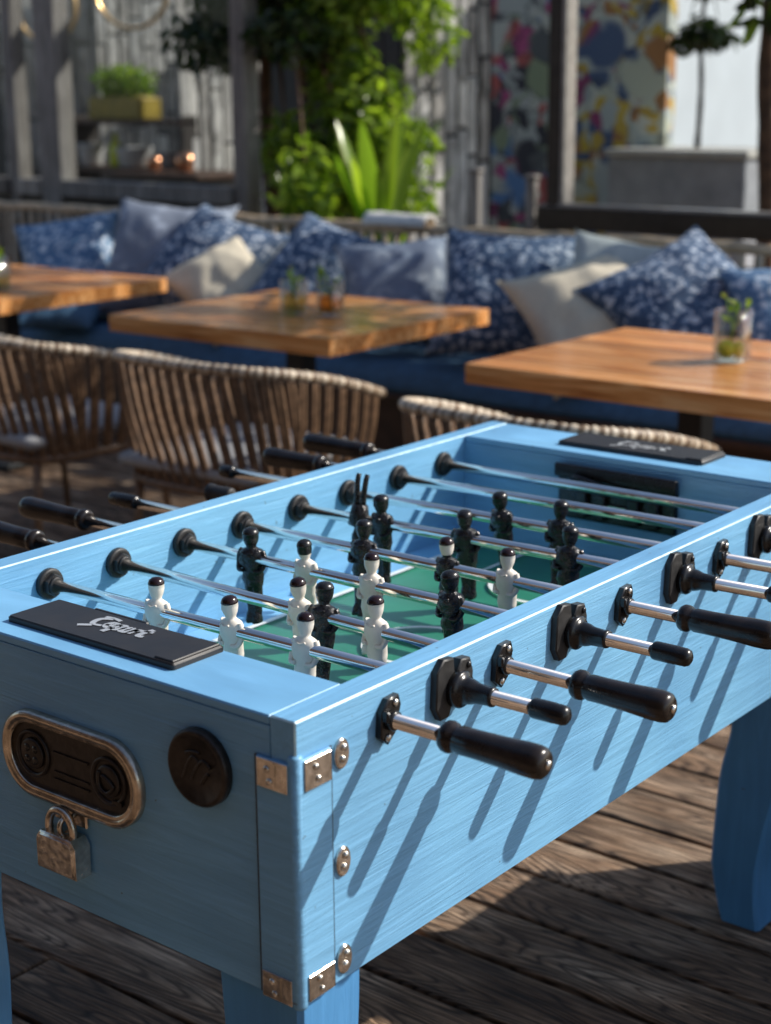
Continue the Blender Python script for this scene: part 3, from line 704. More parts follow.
# ------------------------------------------------------------------ glasses on the tables
def glass_jar(name, loc, r, h, label, lime=False, sprigs=3, seed=1, amber=False, square=True):
    g = thing(name, loc, label, 'glass', 'glasses standing on the cafe tables')
    rn = random.Random(seed)
    b = MB()
    n = 24
    def sq(rr, z):
        out = []
        for k in range(n):
            a = 2*PI*k/n; q = (abs(math.cos(a))**5+abs(math.sin(a))**5)**(-0.2) if square else 1.0
            out.append((rr*q*math.cos(a), rr*q*math.sin(a), z))
        return out
    b.rings([sq(0.9*r, 0.001), sq(r, 0.006), sq(r, h), sq(r*0.93, h), sq(r*0.90, 0.014), sq(r*0.6, 0.012)], 0, True, True)
    b.build('glass_wall', 'jar', g)
    b = MB()
    for k in range(sprigs):
        a = rn.uniform(0, 2*PI); q = rn.uniform(0.2, 0.6)*r; e2 = rn.uniform(0.3, 0.9)*r*1.5; hh = h*rn.uniform(0.90, 1.22)
        pts = catmull([(q*math.cos(a+2), q*math.sin(a+2), 0.02), (0.3*q*math.cos(a), 0.3*q*math.sin(a), h*0.6), (e2*math.cos(a), e2*math.sin(a), hh)], 4)
        b.tube(pts, 0.0025, 5)
        for kk in range(5):
            p = pts[-1-kk] if kk < len(pts) else pts[-1]
            dd = Vector((rn.uniform(-1, 1), rn.uniform(-1, 1), rn.uniform(0.2, 1))).normalized()
            sd = dd.orthogonal().normalized()*0.008
            tip = p+dd*rn.uniform(0.025, 0.045); mid = p+dd*0.015
            vs = [b.bm.verts.new(v) for v in (p, mid+sd, tip, mid-sd)]; b.bm.faces.new(vs)
    b.build('sprigs', 'leaf_bright', g)
    b = MB()
    if lime:
        for (x, y, z, rr) in ((-0.012, -0.012, 0.036, 0.026), (0.014, 0.012, 0.034, 0.022)):
            b.lathe([(-rr, 0.001), (-rr*0.8, rr*0.6), (-rr*0.4, rr*0.92), (0, rr), (rr*0.4, rr*0.92), (rr*0.8, rr*0.6), (rr, 0.001)], Matrix.Translation((x, y, z)), 14)
        b.build('lime_wedge', 'lime', g)
    else:
        b.rings([[(0.84*x_, 0.84*y_, z_) for x_, y_, z_ in sq(r, zz)] for zz in (0.0145, h*0.55)], 0, True, True)
        b.build('drink', 'amber' if amber else 'water', g)
    return g
glass_jar('herb_glass', (-2.70, 3.04, 0.7505), 0.040, 0.125, 'clear glass with herb sprigs, left of the pair on the middle table', seed=2)
glass_jar('herb_glass', (-2.575, 3.09, 0.7505), 0.040, 0.125, 'amber drink glass with green sprigs, right of the pair on the middle table', seed=5, amber=True)
glass_jar('lime_glass', (-1.005, 3.03, 0.7505), 0.047, 0.150, 'square glass with lime slices and thin green stalks on the right table', lime=True, sprigs=3, seed=9)
glass_jar('herb_glass', (-4.115, 2.86, 0.7505), 0.045, 0.140, 'glass of pale sprigs on the left table at the picture edge', seed=4)

# ------------------------------------------------------------------ wicker armchairs
def wicker_chair():
    NX = 0.78
    r = thing('wicker_armchair', (0, 0, 0), '', 'armchair')
    top = catmull([(-0.405, 0.32, 0.63), (-0.43, 0.18, 0.68), (-0.435, 0.0, 0.735), (-0.41, -0.14, 0.768), (-0.33, -0.225, 0.782), (-0.17, -0.255, 0.785), (0, -0.262, 0.785), (0.17, -0.255, 0.785), (0.33, -0.225, 0.782), (0.41, -0.14, 0.768), (0.435, 0.0, 0.735), (0.43, 0.18, 0.68), (0.405, 0.32, 0.63)], 14)
    low = catmull([(-0.35, 0.29, 0.385), (-0.365, 0.16, 0.385), (-0.365, 0.0, 0.385), (-0.35, -0.12, 0.385), (-0.29, -0.195, 0.385), (-0.15, -0.225, 0.385), (0, -0.23, 0.385), (0.15, -0.225, 0.385), (0.29, -0.195, 0.385), (0.35, -0.12, 0.385), (0.365, 0.0, 0.385), (0.365, 0.16, 0.385), (0.35, 0.29, 0.385)], 14)
    b = MB(); b.tube(top, lambda i: 0.0185 if i % 3 else 0.0150, 10)
    b.bm.faces.index_update()
    for f in b.bm.faces:
        if (f.index//10) % 6 in (0, 3, 4): f.material_index = 1
    b.build('top_rail', ['rail_cord', 'rail_cord_dark'], r)
    b = MB(); b.tube(low, 0.016, 8); b.tube([low[0], low[-1]], 0.016, 8)
    b.tube([(-0.3, -0.05, 0.385), (0.3, -0.05, 0.385)], 0.010, 8); b.build('seat_frame', 'cord', r)
    b = MB(); n = len(top); sh = 9
    step = 5
    for i in range(2, n-2, step):
        j = min(n-1, max(0, i+sh if i < n*0.78 else i+2))
        p, q = top[i], low[j]
        mid = (p+q)/2 + (Vector((p.x, p.y, 0))).normalized()*0.012
        for o_ in (-0.0085, 0.0085):
            tdir = (top[min(n-1, i+1)]-top[i-1]).normalized()*o_
            pts = catmull([p+tdir, mid+tdir, q+tdir], 4)
            b.tube(pts, 0.0095, 6)
    b.build('woven_back', 'cord', r)
    for x, y in ((-0.34, 0.28), (0.34, 0.28), (-0.29, -0.19), (0.29, -0.19)):
        b = MB(); b.tube([(x, y, 0.40), (x*1.03, y*1.08, 0.2), (x*1.06, y*1.14, 0.002)], lambda i: 0.016-0.002*i, 8); b.build('leg', 'cord', r)
    b = MB()
    t = bmesh.new(); bmesh.ops.create_cube(t, size=1.0); bmesh.ops.subdivide_edges(t, edges=t.edges[:], cuts=6, use_grid_fill=True)
    for v in t.verts:
        u, w_, z = v.co*2
        k = 1-0.10*abs(z)**3
        rr = (abs(u)**5+abs(w_)**5)**0.2
        v.co = Vector((0.335*u*k, 0.28*w_*k+0.035, 0.445+0.042*z*(1-0.35*max(abs(u), abs(w_))**4)))
    for f in t.faces: f.smooth = True
    b.merge(t); b.build('seat_cushion', 'cushion_white', r)
    for ch in r.children:
        for v in ch.data.vertices:
            v.co.x *= NX
            if v.co.z > 0.5: v.co.z -= 0.028*(v.co.z-0.5)/0.285
    return r
c0 = wicker_chair()
CH = [(-2.25, 2.26, 2, 'brown wicker armchair with bleached rail, whole in view before the middle table'), (-3.12, 2.22, -2, 'brown wicker armchair cut by the left edge of the picture'), (-1.07, 2.14, -1, 'wicker armchair mostly hidden behind the blue football table')]
for i, (x, y, a, lab) in enumerate(CH):
    c = c0 if i == 0 else copy_tree(c0)
    c.location = (x, y, 0); c.rotation_euler = (0, 0, R(a)); c['label'] = lab; c['group'] = 'wicker armchairs on the near side of the cafe tables'

# ------------------------------------------------------------------ bench with pillows
bn = thing('bench', (-3.4, 4.05, 0), 'long dark wooden bench with tan slatted backrest running across the terrace', 'bench')
b = MB(); b.box(-3.6, 3.2, -0.36, 0.32, 0.02, 0.335, 0, bev=0.004); b.box(-3.6, 3.2, -0.40, 0.36, 0.336, 0.368, 0, bev=0.004)
b.build('seat_base', 'bench_wood', bn)
b = MB(); 
b.tube([(-3.6+0.1*k, 0.40, 0.925+0.004*math.sin(k*1.7)) for k in range(69)], lambda i: 0.024 if i % 2 else 0.021, 10)
b.build('back_rail', 'bench_rail', bn)
b = MB()
x = -3.58; rn = random.Random(5)
while x < 3.2:
    w_ = rn.uniform(0.018, 0.03); b.box(x, x+w_, 0.385, 0.405, 0.37, 0.908, 0, bev=0.004); x += w_+rn.uniform(0.03, 0.055)
b.box(-3.6, 3.2, 0.388, 0.402, 0.60, 0.625, 0) if False else None
b.build('back_slats', 'rail_cord', bn)
b = MB(); b.box(-3.6, 3.2, 0.44, 0.46, 0.02, 0.85, 0); b.build('back_board', 'dark_wood', bn)
pad = MB()
t = bmesh.new(); bmesh.ops.create_grid(t, x_segments=60, y_segments=8, size=1.0)
for v in t.verts:
    u, w_ = v.co.x, v.co.y
    h = 0.098*(1-abs(w_)**8*0.75)*(1-abs(u)**60*0.7)+0.006*noise.noise(Vector((u*30, w_*3, 0)))
    v.co = Vector((-3.6+3.35*u, 4.0+0.335*w_, 0.370+h))
for f in t.faces: f.smooth = True
bt = bmesh.ops.extrude_face_region(t, geom=t.faces[:])
for v in [g_ for g_ in bt['geom'] if isinstance(g_, bmesh.types.BMVert)]: v.co.z = 0.3702
pad.merge(t)
tag(pad.build('seat_pad', 'pad_blue'), 'long blue canvas pad lying on the bench seat', 'seat pad')

def pillow(loc, size, rot_face, tilt, yaw, m, label, thick=0.22, seed=0, sx=1.0):
    """a stuffed square pillow; rot_face turns it in its own plane"""
    t = bmesh.new(); bmesh.ops.create_grid(t, x_segments=22, y_segments=22, size=1.0)
    top = [v for v in t.verts]
    def shape(u, w_, side):
        k = 1-0.15*(1-abs(w_)**1.7)*abs(u)**2; k2 = 1-0.15*(1-abs(u)**1.7)*abs(w_)**2
        x = u*k*size/2*sx; y = w_*k2*size*1.1/2
        prof = max(0.0, (1-abs(u)**2.6))**0.56*max(0.0, (1-abs(w_)**2.6))**0.56
        wr = noise.noise(Vector((u*2.3+seed*7, w_*2.3, side*3)))*0.020+noise.noise(Vector((u*5+seed*3, w_*5, side*5)))*0.009
        edge = math.sin((u+w_)*9+seed)*0.006*(max(abs(u), abs(w_))**6)
        a_ = R(rot_face); hh = (u*math.sin(a_)*sx+w_*math.cos(a_))
        bend = 0.10*max(0.0, hh-0.05)**2*size
        return Vector((x, y, side*(thick/2*prof+wr*prof)+edge-bend))
    grid = {v: (v.co.x, v.co.y) for v in top}
    r = bmesh.ops.duplicate(t, geom=t.verts[:]+t.edges[:]+t.faces[:])
    mp = r['vert_map']
    for v in top:
        u, w_ = grid[v]; o_ = mp[v]
        v.co = shape(u, w_, 1); o_.co = shape(u, w_, -1)
    bmesh.ops.remove_doubles(t, verts=t.verts[:], dist=0.0008)
    for f in t.faces: f.smooth = True
    b = MB(); b.merge(t); o = b.build('pillow', m)
    # stand it up: local plane -> xz, leaning back by tilt
    o.matrix_world = Matrix.Translation(loc) @ Matrix.Rotation(R(yaw), 4, 'Z') @ Matrix.Rotation(R(90-tilt-22), 4, 'X') @ Matrix.Rotation(R(rot_face), 4, 'Z')
    return tag(o, label, 'pillow', 'pillows lined up along the bench')
pillow((-5.03, 4.030, 0.713), 0.530, 14, 14, 34, 'blue_floral', 'faded blue floral pillow behind the left table', seed=1)
pillow((-4.470, 4.110, 0.758), 0.599, -6, 10, 30, 'mauve', 'plain slate blue pillow standing upright left of the navy floral one', seed=2)
pillow((-4.090, 4.030, 0.758), 0.541, -24, 14, 24, 'navy_floral', 'navy floral pillow leaning on the slate pillow, right corner up', seed=3)
pillow((-3.840, 3.870, 0.698), 0.426, 42, 18, 30, 'cream', 'smaller cream pillow tipped on its corner, left of the two cream ones', seed=4, thick=0.17)
pillow((-3.420, 4.030, 0.743), 0.541, -26, 14, 32, 'navy_floral', 'navy floral pillow behind the herb glasses of the middle table', seed=5)
pillow((-2.980, 3.990, 0.723), 0.484, 8, 14, 36, 'grey_blue', 'pale grey blue paisley pillow between two navy pillows', seed=6)
pillow((-2.460, 4.010, 0.748), 0.564, -4, 14, 30, 'navy_floral', 'large navy floral pillow with two corners up beside the tall cream pillow', seed=7)
pillow((-1.985, 3.850, 0.713), 0.507, 24, 18, 32, 'cream', 'larger cream pillow leaning on the navy pillow, right of the two cream ones', seed=8, thick=0.19)
pillow((-1.960, 4.070, 0.758), 0.507, -14, 12, 36, 'sage', 'pale sage pillow half hidden behind the larger cream pillow', seed=9)
pillow((-1.640, 3.970, 0.748), 0.576, 36, 16, 34, 'navy_floral', 'navy floral pillow standing on a corner behind the lime glass', seed=10)
pillow((-1.220, 4.010, 0.723), 0.507, 8, 14, 34, 'blue_floral', 'faded blue pillow cut by the right edge of the picture', seed=11)
pillow((-4.80, 3.80, 0.535), 0.42, 4, 50, 20, 'pad_blue', 'plain blue pillow lying on the bench below the left table', seed=12, thick=0.12)
tw = MB()
t = bmesh.new(); bmesh.ops.create_grid(t, x_segments=20, y_segments=10, size=1.0)
for v in t.verts:
    u, w_ = v.co.x, v.co.y
    v.co = Vector((-3.33+0.17*u, 4.45+0.055*w_, 0.955+0.035*math.sqrt(max(0, 1-w_*w_*0.95))-0.02*abs(w_)**3+0.006*noise.noise(Vector((u*4, w_*2, 1)))))
for f in t.faces: f.smooth = True
tw.merge(t)
o = tw.build('folded_towel', 'towel'); o.modifiers.new('thick', 'SOLIDIFY').thickness = 0.012
tag(o, 'folded white towel lying over the bench back rail', 'towel')

# ------------------------------------------------------------------ windows and posts behind the bench
WY = 4.82
wl = thing('window_frame', (-5.25, WY, 0), 'weathered grey timber window frame behind the left end of the bench', 'window')
b = MB()
def wb(x0, x1, z0, z1, y0=-0.06, y1=0.06): b.box(x0+5.25, x1+5.25, y0, y1, z0, z1, 0, bev=0.006)
wb(-6.10, -5.93, 0.0, 2.62); wb(-4.63, -4.535, 0.0, 2.62, -0.055, 0.055); wb(-6.38, -6.30, 0.0, 2.62, -0.05, 0.05); wb(-7.4, -7.25, 0.0, 2.62)
wb(-5.928, -4.632, 0.955, 1.045, -0.08, 0.05); wb(-7.248, -6.382, 0.955, 1.045, -0.08, 0.05); wb(-6.298, -6.102, 0.955, 1.045, -0.08, 0.05); wb(-7.4, -4.535, 2.622, 2.75, -0.07, 0.07)
b.build('frame', 'grey_wood', wl)
b = MB(); b.box(-5.928+5.25, -4.632+5.25, -0.03, 0.03, 0.02, 0.953); b.box(-7.248+5.25, -6.102+5.25, -0.03, 0.03, 0.02, 0.953) ; b.build('lower_panel', 'dark_wood', wl)
for x0, x1 in ((-5.928, -4.632), (-6.298, -6.102), (-7.248, -6.382)):
    b = MB(); b.box(x0+5.25, x1+5.25, -0.004, 0.004, 1.047, 2.62); b.build('pane', 'pane', wl)
wr = thing('window_screen', (-2.27, WY, 0), 'dark metal glazed screen with a heavy bottom beam at the right', 'window')
b = MB(); q = 2.27
b.box(-2.82+q, -1.30+q, -0.06, 0.05, 0.925, 1.02, 0, bev=0.004); b.box(-2.775+q, -2.715+q, -0.05, 0.05, 1.022, 2.7, 0, bev=0.003); b.box(-2.775+q, -2.715+q, -0.05, 0.05, 0.0, 0.923, 0, bev=0.003); b.box(-1.36+q, -1.30+q, -0.05, 0.05, 0.0, 0.923, 0); b.box(-1.36+q, -1.30+q, -0.05, 0.05, 1.022, 2.7, 0)
b.box(-2.713+q, -1.362+q, -0.05, 0.05, 2.62, 2.70, 0)
b.build('frame', 'beam', wr)
b = MB(); b.box(-2.80+q, -1.32+q, -0.05, 0.04, 1.0205, 1.034, 0, bev=0.002); b.box(-2.712+q, -2.692+q, -0.046, 0.046, 1.036, 2.618, 0, bev=0.003); b.build('trim', 'post_light', wr)
b = MB(); b.box(-2.668+q, -1.364+q, -0.004, 0.004, 1.036, 2.618); b.build('pane', 'pane', wr)
for i, (x, z1) in enumerate(((-3.18, 1.17), (-2.88, 1.15))):
    b = MB(); b.box(-0.022, 0.022, -0.022, 0.022, 0.0, z1-0.02, 0, bev=0.004); b.box(-0.030, 0.030, -0.030, 0.030, z1-0.019, z1, 0, bev=0.006)
    o = b.build('fence_post', 'grey_wood'); o.location = (x, WY, 0)
    tag(o, ['short grey post behind the white towel on the bench', 'short grey post just left of the dark metal screen'][i], 'post')

# ------------------------------------------------------------------ trees and plants
def leaves(b, centre, rad, n, size, rn, mi=0, aspect=0.42, droop=0.3, hollow=0.3):
    for _ in range(n):
        while True:
            p = Vector((rn.uniform(-1, 1), rn.uniform(-1, 1), rn.uniform(-1, 1)))
            if hollow < p.length < 1: break
        c = Vector(centre)+Vector((p.x*rad[0], p.y*rad[1], p.z*rad[2]))
        d = Vector((rn.uniform(-1, 1), rn.uniform(-1, 1), rn.uniform(-1, 0.6)-droop)).normalized()
        s_ = d.orthogonal().normalized(); s_ = (Quaternion(d, rn.uniform(0, 6.28)) @ s_)
        l = size*rn.uniform(0.6, 1.25); up = d.cross(s_)*l*0.10
        pts = (c, c+d*l*0.35+s_*l*aspect*0.5-up, c+d*l*0.75+s_*l*aspect*0.36-up, c+d*l, c+d*l*0.75-s_*l*aspect*0.36-up, c+d*l*0.35-s_*l*aspect*0.5-up)
        vs = [b.bm.verts.new(q_) for q_ in pts]
        f1 = b.bm.faces.new((vs[0], vs[1], vs[2], vs[3])); f2 = b.bm.faces.new((vs[0], vs[3], vs[4], vs[5]))
        f1.material_index = f2.material_index = mi
def tree(name, loc, trunk_pts, r0, clumps, nleaf, size, mats, label, cat='tree', seed=1, bark='bark', branches=True, mi_fn=None):
    g = thing(name, loc, label, cat); rn = random.Random(seed)
    b = MB(); tp = catmull(trunk_pts, 5); n = len(tp)
    b.tube(tp, lambda i: r0*(1-0.45*i/n)*(1+0.10*math.sin(i*2.1)), 10)
    if branches:
        for (c, rad) in clumps:
            st = tp[int(n*rn.uniform(0.55, 0.98))]
            c = Vector(c)
            b.tube(catmull([st, (st+c)/2+Vector((0, 0, 0.08)), c], 4), lambda i: r0*0.36*(1-0.09*i), 6)
    b.build('trunk', bark, g)
    b = MB()
    tot = sum(r[0]*r[1]*r[2] for _, r in clumps)**1.0
    for k, (c, rad) in enumerate(clumps):
        m_ = int(nleaf*(rad[0]*rad[1]*rad[2])/tot)
        leaves(b, c, rad, m_, size, rn, (mi_fn(k) if mi_fn else k % len(mats)))
    b.build('crown', mats, g)
    return g
rn = random.Random(21)
cl = []
for k in range(38):      # the leafy tree in the middle: a ragged column from rail height to above the picture
    z = rn.uniform(0.95, 2.7); w_ = 0.16+0.26*min(1, max(0, (z-0.8)/1.2))
    cl.append(((max(0.22, rn.gauss(0.42, 0.20))+0.05*(z-1.5), rn.gauss(0.05, 0.18), z), (rn.uniform(0.13, 0.25), rn.uniform(0.13, 0.25), rn.uniform(0.12, 0.22))))
for k in range(24):
    cl.append(((rn.uniform(-0.30, 0.5), rn.uniform(-0.35, 0.35), rn.uniform(1.74, 2.5)), (rn.uniform(0.15, 0.28), rn.uniform(0.15, 0.28), rn.uniform(0.10, 0.2))))
tree('leafy_tree', (-4.80, 5.22, 0), [(0, 0, 0), (0.01, 0.01, 0.8), (-0.02, 0, 1.5), (0.05, 0.02, 2.2), (0.1, 0, 2.7)], 0.045, cl, 17000, 0.08, ['leaf', 'leaf_dark'], 'leafy green tree with a thin brown trunk in the middle of the terrace', seed=4, mi_fn=lambda k: 1 if (cl[k][0][0] < 0.40 and k % 3) or (k >= 38 and k % 4) else 0)  # dark leaf clumps at left and top paint in the crown's shaded side
# tree at the right edge: trunk in view, crown above the picture
rn = random.Random(8); cl = []
for k in range(9):
    a = rn.uniform(0, 6.28); q = rn.uniform(0.2, 1.55)
    cl.append(((q*math.cos(a)+0.7, q*math.sin(a)+0.3, rn.uniform(2.75, 4.3)), (rn.uniform(0.22, 0.42), rn.uniform(0.22, 0.42), rn.uniform(0.16, 0.3))))
for k in range(5): cl.append(((-0.06+0.02*k, -0.05, 1.84+0.03*k), (0.10, 0.10, 0.13)))
tree('shade_tree', (-1.87, 5.0, 0), [(0, 0, 0), (0.02, 0, 1.0), (-0.015, 0, 1.6), (0.03, 0, 2.3), (0.2, 0.15, 3.2)], 0.045, cl, 1000, 0.13, ['leaf', 'leaf_dark'], 'tree with a rough brown trunk at the right edge of the picture', seed=6)
def sword_plant(loc, n, h, label, seed, m='leaf_bright', spread=0.35):
    g = thing('sword_plant', loc, label, 'plant'); rn = random.Random(seed)
    for_leaf = MB(); b = for_leaf
    for k in range(n):
        a = 2*PI*k/n+rn.uniform(-0.3, 0.3); hh = h*rn.uniform(0.65, 1.1); sp = spread*rn.uniform(0.3, 1.1)
        ctl = catmull([(0.03*math.cos(a), 0.03*math.sin(a), 0.62), (sp*0.4*math.cos(a), sp*0.4*math.sin(a), 0.62+hh*0.5), (sp*0.95*math.cos(a), sp*0.95*math.sin(a), 0.62+hh)], 5)
        sd = Vector((-math.sin(a), math.cos(a), 0)); w0 = rn.uniform(0.030, 0.052)
        l_, r_, m_ = [], [], []
        for i, p in enumerate(ctl):
            t_ = i/(len(ctl)-1); w_ = w0*(0.6+1.2*t_)*(1-t_**2.5)+0.001
            l_.append(b.bm.verts.new(p+sd*w_)); r_.append(b.bm.verts.new(p-sd*w_)); m_.append(b.bm.verts.new(p-Vector((math.cos(a), math.sin(a), 0))*w_*0.3))
        for i in range(len(ctl)-1):
            for A, B in ((l_, m_), (m_, r_)):
                f = b.bm.faces.new((A[i], A[i+1], B[i+1], B[i])); f.smooth = True
    b.build('leaves', m, g)
    b = MB(); b.lathe([(0.0, 0.13), (0.02, 0.15), (0.5, 0.19), (0.6, 0.20), (0.62, 0.195), (0.60, 0.17), (0.58, 0.001)], None, 24); b.build('pot', 'concrete', g)
    return g
sword_plant((-3.82, 4.93, 0), 15, 0.72, 'bright green sword leaved plant in a pot below the leafy tree', 3)

# ------------------------------------------------------------------ behind the left window
b = MB()
rn = random.Random(2)
def slat_screen(x0, x1, z1, label, seed, y, rz=0):
    b = MB(); rn = random.Random(seed); x = 0.0
    while x < x1-x0-0.03:
        w_ = rn.uniform(0.045, 0.085); z = 0.02
        while z < z1:
            zz = min(z1, z+rn.uniform(0.25, 0.7)); b.box(x, x+w_, rn.uniform(-0.01, 0.0), 0.02, z, zz-0.02, 0, bev=0.003); z = zz
        x += w_+rn.uniform(0.008, 0.03)
    b.box(0, x1-x0, 0.0205, 0.04, 0.3, 0.38, 0); b.box(0, x1-x0, 0.0205, 0.04, 1.5, 1.58, 0)
    o = b.build('slat_screen', 'white_slat'); o.location = (x0, y, 0); o.rotation_euler = (0, 0, R(rz)); return tag(o, label, 'screen')
slat_screen(-8.25, -7.35, 2.6, 'flaking white slat screen behind the left window, leftmost', 4, 6.25, 62)
slat_screen(-6.55, -5.85, 2.6, 'flaking white slat screen at the right side of the left window', 5, 6.3, 82)
slat_screen(-7.78, -7.00, 2.6, 'flaking white slat screen directly behind the shelf unit', 9, 6.72, 70)
slat_screen(-4.42, -3.80, 2.6, 'tall whitewashed slat screen between the tree and the mural', 6, 5.9, 77)
b = MB(); b.box(-14, -4.2, -0.05, 0.05, 0, 2.5, 0)
for k in range(60): b.box(-14+k*0.163, -14+k*0.163+0.15, -0.065, -0.0505, 0.02, 2.48, 0, bev=0.004)
o = b.build('timber_wall', 'dark_wood'); o.location = (0, 8.4, 0); tag(o, 'dark boarded timber wall behind the slat screens', 'wall')
sh = thing('shelf_unit', (-7.15, 6.45, 0), 'dark shelf unit behind the left window', 'shelf')
for z in (0.55, 1.02, 1.33):
    b = MB(); b.box(-0.55, 0.62, -0.16, 0.16, z-0.03, z, 0, bev=0.003); b.build('shelf_board', 'bench_wood', sh)
for x in (-0.53, 0.60):
    b = MB(); b.box(x-0.02, x+0.02, -0.15, 0.15, 0.0, 1.36, 0); 
    b.build('upright', 'dark_wood', sh) if x > 0 else b.build('upright', 'dark_wood', sh)
b = MB(); b.box(-0.26, 0.24, -0.1, 0.1, 0.0, 0.14, 0, bev=0.01, seg=2); b.box(-0.22, 0.2, -0.08, 0.08, 0.1401, 0.15, 0)
o = b.build('planter_box', 'yellow'); o.location = (-7.22, 6.45, 1.332); tag(o, 'mustard yellow planter box on the top shelf', 'planter')
g = thing('fern', (-7.22, 6.45, 1.484), 'bushy green fern growing in the mustard planter box', 'plant')
b = MB(); leaves(b, (0, 0, 0.10), (0.24, 0.12, 0.11), 420, 0.085, random.Random(3), 0, 0.3); b.build('fronds', 'leaf_bright', g)
b = MB(); b.tube([(0, 0, 0), (0, 0, 0.1)], 0.02, 6); b.build('stem', 'stem_green', g)
for i, (x, w_, h, m, lab) in enumerate(((-7.55, 0.2, 0.15, 'cream_pot', 'white tub on the middle shelf, leftmost and tallest'), (-7.12, 0.26, 0.13, 'cream_pot', 'wide white tub in the centre of the middle shelf'), (-6.76, 0.2, 0.10, 'cushion_white', 'low grey tub at the right of the middle shelf'))):
    b = MB(); b.lathe([(0, w_*0.36), (0.01, w_*0.40), (h*0.9, w_*0.48), (h, w_*0.5), (h, w_*0.44), (0.02, w_*0.36), (0.019, 0.001)], None, 20)
    o = b.build('tub', m); o.location = (x, 6.42, 1.022); tag(o, lab, 'tub', 'tubs on the shelf unit')
st = thing('serving_counter', (-6.42, 6.15, 0), 'low dark counter carrying two copper pots', 'counter')
b = MB(); b.box(-0.45, 0.35, -0.2, 0.2, 0.0, 0.98, 0, bev=0.006); b.build('body', 'dark_wood', st)
b = MB(); b.box(-0.48, 0.38, -0.23, 0.23, 0.981, 1.02, 0, bev=0.006); b.build('worktop', 'bench_wood', st)
for i, (x, r_, lab) in enumerate(((-6.62, 0.05, 'smaller copper pot on the dark counter, left of the pair'), (-6.34, 0.062, 'larger copper pot on the dark counter, right of the pair'))):
    b = MB(); b.lathe([(0, r_*0.7), (0.01, r_*0.85), (r_, r_), (r_*1.6, r_*0.95), (r_*1.75, r_*0.6), (r_*1.9, r_*0.55), (r_*1.9, r_*0.45), (r_*1.6, 0.001)], None, 20)
    o = b.build('copper_pot', 'copper'); o.location = (x, 6.12, 1.0215); tag(o, lab, 'pot', 'copper pots on the counter')
b = MB(); b.lathe([(0, 0.04), (0.01, 0.045), (0.13, 0.045), (0.17, 0.018), (0.22, 0.016), (0.222, 0.001)], None, 16)
o = b.build('bottle', 'lime'); o.location = (-7.30, 6.42, 1.022); tag(o, 'short yellow bottle between the white tubs on the middle shelf', 'bottle')
# brass ring lamps hanging from a beam over the window
b = MB(); b.box(-8.4, -4.8, -0.05, 0.05, 2.60, 2.72, 0, bev=0.005); b.box(-8.38, -8.28, -0.05, 0.05, 0.0, 2.598, 0); b.box(-4.92, -4.82, -0.05, 0.05, 0.0, 2.598, 0)
o = b.build('lamp_beam', 'dark_wood'); o.location = (0, 5.75, 0); tag(o, 'dark timber beam carrying the brass ring lamps', 'beam')
for i, (x, z, r_, lab) in enumerate(((-6.36, 2.12, 0.24, 'brass ring lamp hanging nearer the middle of the left window'), (-7.14, 2.03, 0.21, 'brass ring lamp hanging near the left edge of the picture'))):
    g = thing('ring_lamp', (x, 5.75, z), lab, 'lamp', 'brass ring lamps'); g.rotation_euler = (0, 0, R(20))
    b = MB(); rs = []
    for k in range(49):
        a = 2*PI*k/48; c = Vector((r_*math.cos(a), 0, r_*math.sin(a))); e1 = c.normalized(); e2 = Vector((0, 1, 0))
        rs.append([c+e1*0.012*math.cos(q_)+e2*0.03*math.sin(q_) for q_ in [2*PI*j/8 for j in range(8)]])
    b.rings(rs, 0, True, False); b.build('ring', 'brass', g)
    b = MB(); b.tube([(0, 0, r_), (0, 0, 2.605-z)], 0.006, 6); b.build('cord', 'table_metal', g)
# ------------------------------------------------------------------ mural, planter, white house
b = MB(); b.box(0, 0.56, 0, 0.1, 0, 2.75); o = b.build('mural_wall', 'mural_dark'); o.location = (-4.72, 7.15, 0); tag(o, 'dark graffiti covered wall left of the metal post', 'wall')
b = MB(); b.box(0, 0.62, 0, 0.1, 0, 2.75); o = b.build('mural_wall', 'mural'); o.location = (-4.14, 7.15, 0); tag(o, 'bright painted mural wall of pale and yellow shapes right of the post', 'wall')
pb_ = thing('concrete_planter', (-3.26, 7.05, 0), 'grey concrete planter block with pale top at the right', 'planter')
b = MB(); b.box(-0.42, 0.42, -0.25, 0.3, 0, 1.145, 0, bev=0.01); b.build('block', 'concrete', pb_)
b = MB(); b.box(-0.44, 0.44, -0.27, 0.32, 1.146, 1.185, 0, bev=0.006); b.build('coping', 'concrete_top', pb_)
cl = [((0.0, 0, 0.62), (0.12, 0.12, 0.09)), ((-0.10, 0, 0.58), (0.10, 0.1, 0.06)), ((0.10, 0.02, 0.60), (0.09, 0.1, 0.06)), ((0.02, 0, 0.9), (0.1, 0.1, 0.1))]
tree('olive_shrub', (-3.26, 7.05, 1.187), [(0, 0, 0), (0.01, 0, 0.3), (0.0, 0, 0.6), (0.02, 0, 1.0)], 0.018, cl, 800, 0.06, ['leaf_dark'], 'small dark clipped shrub growing from the concrete planter', cat='shrub', seed=12, bark='bark_dark')
tree('slender_tree', (-3.04, 7.5, 0), [(0, 0, 0), (0.02, 0, 1.2), (-0.01, 0, 2.0), (0.02, 0, 2.7)], 0.032, [((0, 0, 2.9), (0.4, 0.4, 0.25)), ((0.2, 0, 3.1), (0.35, 0.35, 0.2))], 500, 0.09, ['leaf'], 'slender bare brown trunk in front of the white wall', seed=13)
hs = thing('white_house', (-5.0, 10.5, 0), 'white rendered house wall in sunlight beyond the planter', 'house')
b = MB(); b.box(-3, 0.4, -1.3, 4.5, 0, 3.4); b.build('wall', 'white_wall', hs)
